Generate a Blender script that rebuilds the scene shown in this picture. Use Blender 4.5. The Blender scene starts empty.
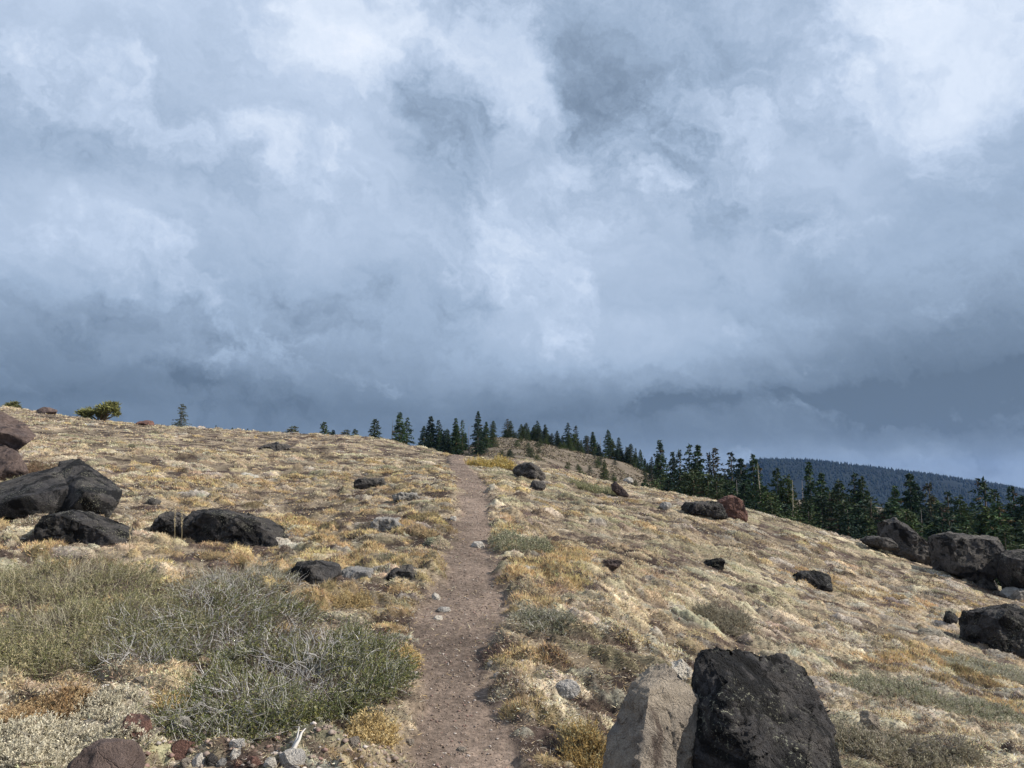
import bpy, bmesh, math, random
import numpy as np
from mathutils import Vector

RNG = np.random.default_rng(7)
random.seed(7)
F = 766.0
PITCH = math.radians(7.9)
EYE = 1.7
SC = bpy.context.scene
COL = SC.collection

# ------------------------------------------------------------------ helpers
def ray(px, py):
    a = (px - 512.0) / F
    b = (384.0 - py) / F
    return np.array([a, math.cos(PITCH) - b * math.sin(PITCH), math.sin(PITCH) + b * math.cos(PITCH)])

def unproj(px, py, Y):
    d = ray(px, py)
    d = d * (Y / d[1])
    return np.array([d[0], Y, d[2] + EYE])

def make_mesh(name, verts, faces, cols=None, smooth=False, fcols=None):
    me = bpy.data.meshes.new(name)
    verts = np.ascontiguousarray(verts, dtype=np.float32)
    faces = np.ascontiguousarray(faces, dtype=np.int32)
    k = faces.shape[1]
    me.vertices.add(len(verts)); me.vertices.foreach_set('co', verts.ravel())
    me.loops.add(faces.size); me.loops.foreach_set('vertex_index', faces.ravel())
    me.polygons.add(len(faces))
    me.polygons.foreach_set('loop_start', np.arange(0, faces.size, k, dtype=np.int32))
    me.polygons.foreach_set('loop_total', np.full(len(faces), k, dtype=np.int32))
    if smooth:
        me.polygons.foreach_set('use_smooth', np.ones(len(faces), dtype=bool))
    if cols is not None:
        at = me.attributes.new('tint', 'FLOAT_COLOR', 'POINT')
        c = np.ones((len(verts), 4), dtype=np.float32); c[:, :3] = cols
        at.data.foreach_set('color', c.ravel())
    me.update()
    return me

def link(name, me, mat, parent=None, loc=None):
    o = bpy.data.objects.new(name, me)
    if mat is not None:
        me.materials.clear(); me.materials.append(mat)
    COL.objects.link(o)
    if parent is not None: o.parent = parent
    if loc is not None: o.location = Vector([float(v) for v in loc])
    return o

def tag(o, label=None, cat=None, group=None, kind=None):
    if label: o['label'] = label
    if cat: o['category'] = cat
    if group: o['group'] = group
    if kind: o['kind'] = kind
    return o

def empty(name, loc):
    o = bpy.data.objects.new(name, None); COL.objects.link(o)
    o.location = Vector([float(v) for v in loc]); o.empty_display_size = 0.2
    return o

# ------------------------------------------------------------------ numpy noise
PERM = np.random.default_rng(11).permutation(256).astype(np.int64)
PERM = np.concatenate([PERM, PERM, PERM])
VAL = np.random.default_rng(12).random(256) * 2 - 1

def vnoise3(x, y, z):
    xi = np.floor(x).astype(np.int64); yi = np.floor(y).astype(np.int64); zi = np.floor(z).astype(np.int64)
    xf = x - xi; yf = y - yi; zf = z - zi
    u = xf * xf * xf * (xf * (xf * 6 - 15) + 10); v = yf * yf * yf * (yf * (yf * 6 - 15) + 10); w = zf * zf * zf * (zf * (zf * 6 - 15) + 10)
    xi &= 255; yi &= 255; zi &= 255
    def h(a, b, c): return VAL[PERM[PERM[PERM[(xi + a) & 255] + ((yi + b) & 255)] + ((zi + c) & 255)]]
    def L(a, b, t): return a + (b - a) * t
    return L(L(L(h(0,0,0), h(1,0,0), u), L(h(0,1,0), h(1,1,0), u), v), L(L(h(0,0,1), h(1,0,1), u), L(h(0,1,1), h(1,1,1), u), v), w)

def vnoise2(x, y, s=0):
    xi = np.floor(x).astype(np.int64); yi = np.floor(y).astype(np.int64)
    xf = x - xi; yf = y - yi
    u = xf * xf * (3 - 2 * xf); v = yf * yf * (3 - 2 * yf)
    def h(a, b): return VAL[PERM[PERM[(xi + a + 37 * s) & 255] + ((yi + b + 91 * s) & 255)]]
    a = h(0,0); b = h(1,0); c = h(0,1); d = h(1,1)
    return (a + (b - a) * u) * (1 - v) + (c + (d - c) * u) * v

def fbm2(x, y, oct=4, s=0):
    t = 0; a = 1.0; n = 0
    for i in range(oct):
        t = t + a * vnoise2(x * 2 ** i + 13.7 * i, y * 2 ** i + 7.1 * i, s + i); n += a; a *= 0.5
    return t / n

def fbm3(p, sc, oct=4, off=0.0, gain=0.5):
    t = 0; a = 1.0; n = 0
    for i in range(oct):
        q = p * sc * 2 ** i + off + 17.3 * i
        t = t + a * vnoise3(q[:, 0], q[:, 1], q[:, 2]); n += a; a *= gain
    return t / n

def sstep(a, b, x):
    t = np.clip((x - a) / (b - a), 0, 1)
    return t * t * (3 - 2 * t)

# ------------------------------------------------------------------ terrain
CP = []
def col(px, items):
    for Y, py in items:
        p = unproj(px, py, Y); CP.append((p[0], p[1], p[2]))
def colz(px, items):                      # heights relative to the eye
    for Y, z in items:
        CP.append(((px - 512) / F * Y, Y, z + EYE))
col(-150, [(5, 670), (10, 505), (20, 450), (40, 405)])
col(0,   [(3.6, 775), (5, 692), (7, 602), (9, 540), (12, 502), (18, 466), (30, 434), (50, 411)])
col(128, [(5, 692), (9, 548), (14, 497), (22, 458), (34, 435), (48, 421)])
col(256, [(4, 762), (6, 642), (8, 577), (12, 522), (18, 484), (30, 453), (45, 433)])
col(384, [(4.1, 768), (6, 650), (9, 560), (14, 505), (22, 472), (32, 452), (42, 440)])
col(470, [(4.2, 768), (5.4, 680), (7.4, 600), (11, 527), (16, 490), (22, 472), (28, 461), (33, 456)])
col(540, [(4.3, 768), (7, 620), (11, 545), (18, 495), (26, 470), (34, 459)])
col(600, [(4.5, 768), (6, 660), (8, 592), (12, 542), (18, 507), (25, 488), (33, 480)])
col(660, [(12, 553), (18, 520), (24, 500), (30, 491)])
col(740, [(4.9, 768), (6.5, 693), (9, 622), (12.5, 578), (18, 540), (26, 513)])
col(860, [(5.2, 768), (7, 700), (10, 642), (14, 600), (19, 568), (25, 547)])
col(960, [(5.4, 768), (8, 700), (11, 652), (15, 614), (20, 582)])
col(1024, [(5.6, 768), (8, 716), (12, 655), (16, 622), (20, 602)])
col(1200, [(6, 790), (10, 705), (15, 665), (20, 645)])
colz(-150, [(60, 6.5), (110, 0), (300, -20)])
colz(0,   [(62, 5.6), (85, 4), (130, -1), (300, -20)])
colz(256, [(58, 2.7), (80, 1.0), (110, 0), (200, -6)])
colz(384, [(52, 2.4), (75, 2), (100, 2.5), (150, 2), (250, -6)])
colz(440, [(45, 1.7), (70, 1.8), (110, 3.5), (150, 6)])
colz(490, [(42, 1.2), (70, 2), (110, 5), (150, 10.0), (180, 9.6), (300, 0)])
colz(530, [(45, 0.4), (75, 1.5), (105, 4.6), (150, 9.6), (190, 9), (300, 0)])
colz(570, [(46, -0.2), (80, 0.4), (120, 3.9), (150, 7.8), (180, 7.3), (300, -5)])
colz(630, [(44, -1.8), (80, -2.2), (120, 1.6), (150, 4.3), (180, 4), (300, -10)])
colz(700, [(42, -3.2), (90, -6.5), (140, -3), (180, 0), (230, -2), (350, -20)])
colz(800, [(42, -4.8), (90, -9), (150, -5.9), (220, -2.9), (260, -4), (400, -30)])
colz(900, [(40, -6), (90, -11), (150, -9.5), (250, -7), (300, -9), (500, -40)])
colz(1024, [(36, -7), (90, -14), (150, -12), (250, -10), (300, -12), (500, -50)])
colz(1250, [(36, -9), (90, -18), (200, -20), (500, -60)])
for x, y, z in [(0, 0, -1.7), (0, 2, -1.68), (0, -4, -1.9), (-3, 0, -1.55), (3, 0, -1.95), (-3, 2.5, -1.4), (3, 2.5, -1.95), (-8, -6, -1.5), (8, -6, -3),
                (0, -15, -3), (-15, 0, 0), (15, 0, -5), (-40, 10, 3), (-40, -30, 0), (40, -30, -14), (45, 10, -12), (0, -60, -10), (-150, 0, 0), (150, 0, -40), (0, -200, -40)]:
    CP.append((x, y, z + EYE))
for a in range(0, 360, 30):
    CP.append((1000 * math.sin(math.radians(a)), 1000 * math.cos(math.radians(a)), -125))
    CP.append((5000 * math.sin(math.radians(a)), 5000 * math.cos(math.radians(a)), -190))
CP = np.array(CP)

def warp(x, y):
    r = np.sqrt(x * x + y * y) + 1e-6
    k = np.log1p(r / 6.0) / r
    return x * k, y * k, r
cx_, cy_, cr_ = warp(CP[:, 0], CP[:, 1])
ce_ = CP[:, 2] / (cr_ + 4.0)
def kern(d2): return 0.5 * d2 * np.log(d2 + 1e-9)
_n = len(CP)
_A = np.zeros((_n + 3, _n + 3))
_A[:_n, :_n] = kern((cx_[:, None] - cx_[None]) ** 2 + (cy_[:, None] - cy_[None]) ** 2) + np.eye(_n) * 2e-4
_A[:_n, _n] = 1; _A[:_n, _n + 1] = cx_; _A[:_n, _n + 2] = cy_
_A[_n:, :_n] = _A[:_n, _n:].T
_W = np.linalg.solve(_A, np.concatenate([ce_, [0, 0, 0]]))
def base(x, y):
    x = np.asarray(x, float); y = np.asarray(y, float); sh = x.shape
    x = x.ravel(); y = y.ravel()
    wx, wy, r = warp(x, y)
    out = np.empty(len(x))
    for s in range(0, len(x), 20000):
        e = slice(s, s + 20000)
        K = kern((wx[e, None] - cx_[None]) ** 2 + (wy[e, None] - cy_[None]) ** 2)
        out[e] = K @ _W[:_n] + _W[_n] + _W[_n + 1] * wx[e] + _W[_n + 2] * wy[e]
    return (out * (r + 4.0)).reshape(sh)

_T = np.exp(np.linspace(math.log(2.0), math.log(420), 3000))
def hit(px, py, fn):
    d = ray(px, py); d = d / d[1]
    z = d[2] * _T + EYE
    g = fn(d[0] * _T, _T)
    k = np.argmax(g >= z)
    if g[k] < z[k]: k = int(np.argmin(z - g))       # ray just clears the crest: nearest miss
    return np.array([d[0] * _T[k], _T[k], g[k]])

# trail centre line, from where the trail lies on the slope
_tr = [hit(px, py, base) for px, py in [(452, 860), (455, 768), (455, 700), (457, 650), (466, 600), (470, 560), (474, 540), (475, 515), (474, 490), (468, 475), (459, 465), (455, 457)]]
TY = np.array([0.0] + [p[1] for p in _tr] + [_tr[-1][1] + 6, 60]); TX = np.array([-0.1] + [p[0] for p in _tr] + [_tr[-1][0] - 0.3, _tr[-1][0] - 1.5])
_o = np.argsort(TY); TY = TY[_o]; TX = TX[_o]
def path_d(x, y):
    c = np.interp(y, TY, TX)
    w = 0.29 + 0.05 * vnoise2(y * 0.7, y * 0 + 3.1, 5)
    return np.abs(x - c + 0.07 * vnoise2(x * 3, y * 1.7, 8) + 0.06 * vnoise2(x * 9, y * 7, 9)) / w
def path_m(x, y):
    return (1 - sstep(0.75, 1.45, path_d(x, y))) * (y < 45)

# polar grid of the ground sheet
th = np.concatenate([np.linspace(-math.pi, -0.80, 60, endpoint=False), np.linspace(-0.80, 0.80, 760, endpoint=False), np.linspace(0.80, math.pi, 60, endpoint=False)])
rr = np.concatenate([np.linspace(0.02, 2.6, 26, endpoint=False), np.exp(np.linspace(math.log(2.6), math.log(62), 840, endpoint=False)),
                     np.exp(np.linspace(math.log(62), math.log(330), 170, endpoint=False)), np.exp(np.linspace(math.log(330), math.log(5000), 40))])
NT, NR = len(th), len(rr)
TH, RR = np.meshgrid(th, rr)
GX = RR * np.sin(TH); GY = RR * np.cos(TH)
GB = base(GX, GY)
near = 1 - sstep(60, 160, RR)
PM = path_m(GX, GY)
mound = 0.05 * fbm2(GX * 1.1, GY * 1.1, 3, 1) + 0.035 * fbm2(GX * 4.2, GY * 4.2, 3, 4) + 0.30 * fbm2(GX * 0.12, GY * 0.12, 2, 2) * sstep(8, 30, RR)
rough = 0.012 * fbm2(GX * 22, GY * 22, 2, 6)
GH = GB + (mound * (1 - PM) + rough * (1 - 0.4 * PM)) * near - 0.05 * PM * (1 - sstep(25, 34, RR))
GH = GH + (1 - near) * fbm2(GX * 0.03, GY * 0.03, 4, 3) * 1.2

# cushions -----------------------------------------------------------
PAL = {'straw': (.66, .53, .35), 'cream': (.74, .63, .45), 'greygreen': (.43, .385, .255), 'gold': (.62, .46, .245), 'brown': (.15, .11, .09), 'orange': (.44, .32, .21), 'silver': (.56, .505, .42), 'olive': (.22, .22, .12)}
# where the big shrubs stand: no cushions under them
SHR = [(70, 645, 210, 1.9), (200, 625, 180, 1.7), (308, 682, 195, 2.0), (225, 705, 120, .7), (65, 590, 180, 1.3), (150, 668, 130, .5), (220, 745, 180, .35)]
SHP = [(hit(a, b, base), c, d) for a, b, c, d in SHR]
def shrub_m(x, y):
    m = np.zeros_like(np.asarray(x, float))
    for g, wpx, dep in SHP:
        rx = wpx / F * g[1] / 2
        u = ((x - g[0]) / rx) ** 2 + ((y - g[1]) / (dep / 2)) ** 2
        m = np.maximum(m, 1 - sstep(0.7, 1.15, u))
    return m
KN = ['straw', 'cream', 'greygreen', 'gold', 'brown', 'orange', 'silver', 'olive']
PALA = np.array([PAL[k] for k in KN])
def ring(n, r0, r1, a=0.78):
    r = np.sqrt(RNG.random(n) * (r1 * r1 - r0 * r0) + r0 * r0); t = (RNG.random(n) * 2 - 1) * a
    return r * np.sin(t), r * np.cos(t), r
cs = [ring(750, 2.2, 4), ring(9500, 4, 12), ring(15000, 12, 30), ring(11000, 30, 75)]
CX = np.concatenate([c[0] for c in cs]); CY = np.concatenate([c[1] for c in cs]); CR = np.concatenate([c[2] for c in cs])
bare = fbm2(CX * 0.9 + 5, CY * 0.9, 3, 21)                  # bare soil patches
keep = (path_m(CX, CY) < 0.25) & ((bare > -0.01) | (RNG.random(len(CX)) < 0.25)) & (shrub_m(CX, CY) < 0.4)
CX, CY, CR = CX[keep], CY[keep], CR[keep]
n = len(CX)
t1 = fbm2(CX * 0.55, CY * 0.55, 3, 31) + 0.25 * (RNG.random(n) - 0.5); t2 = fbm2(CX * 0.4 + 9, CY * 0.4, 3, 33); rn = RNG.random(n)
CK = np.where(t1 > 0.24, 2, np.where(t1 > -0.02, 1, 0))
CK = np.where((t2 > 0.25) & (rn < 0.5), 3, CK); CK = np.where(rn > 0.80, 4, CK); CK = np.where((rn > 0.72) & (rn < 0.80), 6, CK); CK = np.where((rn > 0.70) & (rn < 0.71), 5, CK)
pd = path_d(CX, CY)
CK = np.where((pd < 2.6) & (rn < 0.55), np.where(rn < 0.3, 3, 0), CK)      # golden tufts along the trail
right = sstep(0.0, 0.35, CX / np.maximum(CY, 1))
CK = np.where((right * RNG.random(n) > 0.62) & (CK == 3), 0, CK); CK = np.where((right * RNG.random(n) > 0.55) & (CK == 0), 6, CK)
CA = (0.036 + 0.13 * RNG.random(n) ** 2.0) * (1 + 0.03 * CR); CB = CA * (0.32 + 0.38 * RNG.random(n))
CA = CA * (1 + 0.9 * RNG.random(n) * (np.isin(CK, [1, 2, 6])))
CHt = (0.026 + 0.042 * RNG.random(n)) * np.clip(CB / 0.045, 0.6, 2.0)
CHt = np.where(CK == 4, CHt * 0.6, CHt)
CT = np.radians(-14 + 30 * RNG.standard_normal(n) * 0.6)
CC = PALA[CK] * (1 + 0.27 * RNG.standard_normal((n, 1))).clip(.45, 1.45) * (1 + 0.03 * RNG.standard_normal((n, 3)))
# ground colour
nz = fbm2(GX * 3, GY * 3, 4, 41)
soil = np.array([.100, .073, .062]); straw = np.array([.33, .265, .19])
mix = sstep(-0.15, 0.25, nz + 0.15)[..., None]
far_ = sstep(70, 110, RR)[..., None]
litter = soil * (1 - mix) + straw * mix
GC = litter * (0.80 + 0.9 * np.clip(fbm2(GX * 0.9 + 5, GY * 0.9, 3, 21), -.45, .1)[..., None])
midhill = np.array([.135, .110, .084]) * (1 + 0.35 * fbm2(GX * 0.5, GY * 0.5, 4, 44)[..., None])
GC = GC * (1 - far_) + midhill * far_
ff = sstep(300, 420, RR)[..., None]
GC = GC * (1 - ff) + np.array([.03, .042, .025]) * ff
pcol = np.array([.190, .146, .118]) * (1 + 0.25 * fbm2(GX * 2.2, GY * 1.4, 4, 47)[..., None])
SM = shrub_m(GX, GY)[..., None]; GC = GC * (1 - SM) + np.array([.085, .065, .052]) * SM  # soil darkened under the shrubs: shade of their hollows put into the colour
GC = GC * (1 - PM[..., None]) + pcol * PM[..., None]
order = np.argsort(-CHt)
lnr = np.log(rr)
add = np.zeros_like(GH)
for i in order:
    x, y, r = CX[i], CY[i], CR[i]; t = math.atan2(x, y); m = max(CA[i], CB[i])
    j0, j1 = np.searchsorted(th, t - m / r), np.searchsorted(th, t + m / r)
    k0, k1 = np.searchsorted(rr, r - m), np.searchsorted(rr, r + m)
    if j1 <= j0 or k1 <= k0: continue
    dx = GX[k0:k1, j0:j1] - x; dy = GY[k0:k1, j0:j1] - y
    c, s = math.cos(CT[i]), math.sin(CT[i])
    u = ((dx * c + dy * s) / CA[i]) ** 2 + ((-dx * s + dy * c) / CB[i]) ** 2
    w = np.clip(1 - u, 0, 1)
    hh = CHt[i] * np.sqrt(w) * (1 - PM[k0:k1, j0:j1])
    A = add[k0:k1, j0:j1]; np.maximum(A, hh, out=A)
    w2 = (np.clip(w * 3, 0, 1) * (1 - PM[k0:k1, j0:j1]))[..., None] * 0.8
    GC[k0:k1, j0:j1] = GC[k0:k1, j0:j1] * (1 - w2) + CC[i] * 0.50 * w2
GH = GH + add * (0.85 + 0.35 * fbm2(GX * 18, GY * 18, 2, 71)).clip(.5, 1.1)

def gh(x, y):                               # height of the finished ground sheet
    x = np.asarray(x, float); y = np.asarray(y, float)
    t = np.arctan2(x, y); r = np.sqrt(x * x + y * y)
    ti = np.clip(np.interp(t, th, np.arange(NT)), 0, NT - 1.001); ri = np.clip(np.interp(r, rr, np.arange(NR)), 0, NR - 1.001)
    a = ti.astype(int); b = ri.astype(int); fa = ti - a; fb = ri - b
    return (GH[b, a] * (1 - fa) + GH[b, a + 1] * fa) * (1 - fb) + (GH[b + 1, a] * (1 - fa) + GH[b + 1, a + 1] * fa) * fb
def G(px, py): return hit(px, py, gh)

# ------------------------------------------------------------------ materials
def new_mat(name):
    m = bpy.data.materials.new(name); m.use_nodes = True
    nt = m.node_tree; b = nt.nodes['Principled BSDF']
    return m, nt, b
def N(nt, t, **kw):
    n = nt.nodes.new(t)
    for k, v in kw.items(): setattr(n, k, v)
    return n
def noise(nt, vec, scale, detail=4, rough=0.6, dist=0.0):
    n = N(nt, 'ShaderNodeTexNoise'); n.inputs['Scale'].default_value = scale; n.inputs['Detail'].default_value = detail
    n.inputs['Roughness'].default_value = rough; n.inputs['Distortion'].default_value = dist
    if vec is not None: nt.links.new(vec, n.inputs['Vector'])
    return n.outputs['Fac']
def ramp(nt, fac, stops):
    n = N(nt, 'ShaderNodeValToRGB'); cr = n.color_ramp
    while len(cr.elements) < len(stops): cr.elements.new(0.5)
    for e, (p, c) in zip(cr.elements, stops):
        e.position = p; e.color = (*c, 1) if len(c) == 3 else c
    nt.links.new(fac, n.inputs['Fac']); return n.outputs['Color']
def g1(v): return (v, v, v)
def mixc(nt, fac, a, b, mode='MIX'):
    n = N(nt, 'ShaderNodeMix', data_type='RGBA', blend_type=mode)
    for i, v in ((0, fac), (6, a), (7, b)):
        if isinstance(v, bpy.types.NodeSocket): nt.links.new(v, n.inputs[i])
        else: n.inputs[i].default_value = v if not isinstance(v, tuple) else (*v, 1)
    return n.outputs[2]
def bump(nt, b, hgt, strength=0.5, dist=0.02):
    n = N(nt, 'ShaderNodeBump'); n.inputs['Strength'].default_value = strength; n.inputs['Distance'].default_value = dist
    nt.links.new(hgt, n.inputs['Height']); nt.links.new(n.outputs[0], b.inputs['Normal'])

def mat_ground(name, bs):
    m, nt, b = new_mat(name)
    tc = N(nt, 'ShaderNodeTexCoord').outputs['Object']
    at = N(nt, 'ShaderNodeAttribute', attribute_name='tint').outputs['Color']
    f = noise(nt, tc, 28, 6, 0.7); c = ramp(nt, f, [(0.30, g1(0.45)), (0.5, g1(0.95)), (0.68, g1(1.55))])
    f2 = noise(nt, tc, 0.35, 3); c2 = ramp(nt, f2, [(0.3, g1(0.8)), (0.7, g1(1.2))])
    f3 = noise(nt, tc, 2.3, 5, 0.7); c3 = ramp(nt, f3, [(0.35, g1(0.7)), (0.62, g1(1.2))])
    o = mixc(nt, 1.0, mixc(nt, 1.0, mixc(nt, 1.0, at, c, 'MULTIPLY'), c2, 'MULTIPLY'), c3, 'MULTIPLY')
    nt.links.new(o, b.inputs['Base Color']); b.inputs['Roughness'].default_value = 0.95; b.inputs['Specular IOR Level'].default_value = 0.1
    f4 = noise(nt, tc, 60, 5, 0.75)
    bump(nt, b, f4, bs, 0.02)
    return m
M_ground = mat_ground('dry_hillside', 0.6)
M_trail = mat_ground('trampled_soil', 0.9)

def mat_leaf(name, trans=0.25, rnd=0.0):
    m, nt, b = new_mat(name)
    at = N(nt, 'ShaderNodeAttribute', attribute_name='tint').outputs['Color']
    if rnd:
        oi = N(nt, 'ShaderNodeObjectInfo').outputs['Random']
        c = ramp(nt, oi, [(0.0, (1 - rnd, 1 - rnd, 1 - rnd * 0.6)), (0.5, (1.05, 1.0, 0.9)), (1.0, (1 + rnd * 1.2, 1 + rnd, 1 - rnd * .3))])
        at = mixc(nt, 1.0, at, c, 'MULTIPLY')
    nt.links.new(at, b.inputs['Base Color']); b.inputs['Roughness'].default_value = 0.8; b.inputs['Specular IOR Level'].default_value = 0.12
    tr = N(nt, 'ShaderNodeBsdfTranslucent'); nt.links.new(at, tr.inputs['Color'])
    mx = N(nt, 'ShaderNodeMixShader'); mx.inputs[0].default_value = trans
    nt.links.new(b.outputs[0], mx.inputs[1]); nt.links.new(tr.outputs[0], mx.inputs[2])
    nt.links.new(mx.outputs[0], nt.nodes['Material Output'].inputs['Surface'])
    return m
M_grass = mat_leaf('dry_grass_blades', 0.3)
M_mat = mat_leaf('matted_plants', 0.2)
M_leaf = mat_leaf('shrub_leaves', 0.25)
M_twig = mat_leaf('weathered_twigs', 0.0)
M_needle = mat_leaf('conifer_needles', 0.1, 0.35)
M_bark = mat_leaf('conifer_bark', 0.0, 0.2)

def mat_rock(name, dark, light, patch, lichen=(.33, .34, .27), lich=0.62, pscale=3.0, thr=(0.44, 0.56)):
    m, nt, b = new_mat(name)
    tc = N(nt, 'ShaderNodeTexCoord').outputs['Object']
    oi = N(nt, 'ShaderNodeObjectInfo')
    va = N(nt, 'ShaderNodeVectorMath', operation='ADD'); nt.links.new(tc, va.inputs[0])
    sc_ = N(nt, 'ShaderNodeVectorMath', operation='SCALE'); nt.links.new(oi.outputs['Location'], sc_.inputs[0]); sc_.inputs['Scale'].default_value = 3.3
    nt.links.new(sc_.outputs[0], va.inputs[1]); v = va.outputs[0]
    c = ramp(nt, noise(nt, v, 14, 8, 0.7), [(0.30, dark), (0.5, tuple((a + d) / 2 for a, d in zip(dark, light))), (0.72, light)])
    p = ramp(nt, noise(nt, v, pscale, 6, 0.65, 0.6), [(thr[0], g1(0)), (thr[1], g1(1))])
    c = mixc(nt, p, c, patch)
    l = ramp(nt, noise(nt, v, 62, 5, 0.75), [(lich, g1(0)), (lich + 0.04, g1(1))])
    l2 = ramp(nt, noise(nt, v, 4.5, 2, 0.5), [(0.5, g1(0)), (0.6, g1(1))])
    lm = mixc(nt, 1.0, l, l2, 'MULTIPLY')
    c = mixc(nt, lm, c, lichen)
    c = mixc(nt, 1.0, c, ramp(nt, noise(nt, v, 130, 4, 0.8), [(0.30, g1(0.62)), (0.5, g1(1.0)), (0.68, g1(1.35))]), 'MULTIPLY')
    c = mixc(nt, 1.0, c, ramp(nt, noise(nt, v, 2.1, 3, 0.6), [(0.35, (.75, .74, .76)), (0.62, (1.25, 1.18, 1.08))]), 'MULTIPLY')
    nt.links.new(c, b.inputs['Base Color']); b.inputs['Roughness'].default_value = 0.85; b.inputs['Specular IOR Level'].default_value = 0.25
    vo = N(nt, 'ShaderNodeTexVoronoi', feature='DISTANCE_TO_EDGE'); vo.inputs['Scale'].default_value = 4.5
    wv = N(nt, 'ShaderNodeTexNoise'); wv.inputs['Scale'].default_value = 5; wv.inputs['Detail'].default_value = 5; nt.links.new(v, wv.inputs['Vector'])
    wa = N(nt, 'ShaderNodeVectorMath', operation='MULTIPLY_ADD'); nt.links.new(wv.outputs['Color'], wa.inputs[0]); wa.inputs[1].default_value = (.35, .35, .35); nt.links.new(v, wa.inputs[2]); nt.links.new(wa.outputs[0], vo.inputs['Vector'])
    crk = ramp(nt, vo.outputs['Distance'], [(0.0, g1(0)), (0.025, g1(1))])
    h = N(nt, 'ShaderNodeMath', operation='MULTIPLY_ADD'); nt.links.new(noise(nt, v, 22, 8, 0.75), h.inputs[0]); h.inputs[1].default_value = 1.0
    nt.links.new(noise(nt, v, 90, 4, 0.7), h.inputs[2])
    h2 = N(nt, 'ShaderNodeMath', operation='MULTIPLY_ADD'); nt.links.new(crk, h2.inputs[0]); h2.inputs[1].default_value = 0.45; nt.links.new(h.outputs[0], h2.inputs[2])
    bump(nt, b, h2.outputs[0], 1.0, 0.035)
    return m
R_black = mat_rock('black_basalt', (.020, .020, .021), (.105, .100, .102), (.011, .011, .012), lich=0.57, thr=(0.49, 0.53))
R_dark = mat_rock('dark_grey_basalt', (.035, .034, .035), (.150, .142, .138), (.015, .015, .016), lich=0.60, thr=(0.53, 0.58))
R_brown = mat_rock('purple_brown_rock', (.070, .052, .050), (.18, .14, .13), (.05, .04, .042), lich=0.70, thr=(0.56, 0.62))
R_red = mat_rock('reddish_rock', (.10, .055, .045), (.24, .14, .12), (.06, .04, .04), lich=0.72, thr=(0.57, 0.64))
R_beige = mat_rock('beige_rock', (.20, .175, .15), (.42, .375, .32), (.13, .105, .09), lich=0.75, thr=(0.60, 0.66), pscale=2.2)
R_grey = mat_rock('grey_stone', (.22, .215, .205), (.46, .45, .43), (.14, .14, .135), lich=0.60, thr=(0.55, 0.62))
R_pale = mat_rock('pale_stone', (.46, .44, .40), (.74, .71, .66), (.36, .34, .31), lich=0.72, thr=(0.6, 0.68))

# ------------------------------------------------------------------ ground and trail objects
idx = np.arange(NT * NR).reshape(NR, NT)
q = np.stack([idx[:-1, :], np.roll(idx, -1, 1)[:-1, :], np.roll(idx, -1, 1)[1:, :], idx[1:, :]], -1).reshape(-1, 4)
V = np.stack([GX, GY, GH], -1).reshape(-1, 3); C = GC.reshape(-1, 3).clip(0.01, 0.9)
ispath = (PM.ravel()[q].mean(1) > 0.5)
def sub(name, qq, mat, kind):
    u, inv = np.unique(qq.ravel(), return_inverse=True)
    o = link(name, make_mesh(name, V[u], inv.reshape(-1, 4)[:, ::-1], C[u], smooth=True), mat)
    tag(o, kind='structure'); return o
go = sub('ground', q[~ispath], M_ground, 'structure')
po = sub('trail', q[ispath], M_trail, 'structure')

# ------------------------------------------------------------------ blades
def blades(P, D, L, Wd, Cc, bend=0.0):
    """tapered bent blades: P base, D unit direction, L length, Wd width"""
    n = len(P)
    side = np.cross(D, RNG.standard_normal((n, 3))); side /= (np.linalg.norm(side, axis=1, keepdims=True) + 1e-9)
    w = (side * Wd[:, None] * 0.5)
    mid = P + D * (L * 0.55)[:, None]
    tip = P + D * L[:, None]
    if bend: 
        off = RNG.standard_normal((n, 3)) * (L * bend)[:, None]; off[:, 2] = -np.abs(off[:, 2]) * 0.8
        tip = tip + off
    v = np.stack([P - w, P + w, mid + w * 0.8, mid - w * 0.8, tip], 1).reshape(-1, 3)
    b = (np.arange(n) * 5)[:, None]
    f = np.concatenate([b + np.array([0, 1, 2]), b + np.array([0, 2, 3]), b + np.array([3, 2, 4])], 0)
    c = np.repeat(Cc, 5, 0)
    return v, f, c
def tris(P, D, L, Wd, Cc):
    n = len(P)
    side = np.cross(D, RNG.standard_normal((n, 3))); side /= (np.linalg.norm(side, axis=1, keepdims=True) + 1e-9)
    w = side * Wd[:, None] * 0.5
    v = np.stack([P - w, P + w, P + D * L[:, None]], 1).reshape(-1, 3)
    f = (np.arange(n) * 3)[:, None] + np.array([0, 1, 2])
    return v, f, np.repeat(Cc, 3, 0)
def merge(parts):
    vs, fs, cc, o = [], [], [], 0
    for v, f, c in parts:
        vs.append(v); fs.append(f + o); cc.append(c); o += len(v)
    return np.concatenate(vs), np.concatenate(fs), np.concatenate(cc)
def unit(v): return v / (np.linalg.norm(v, axis=1, keepdims=True) + 1e-9)

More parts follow.
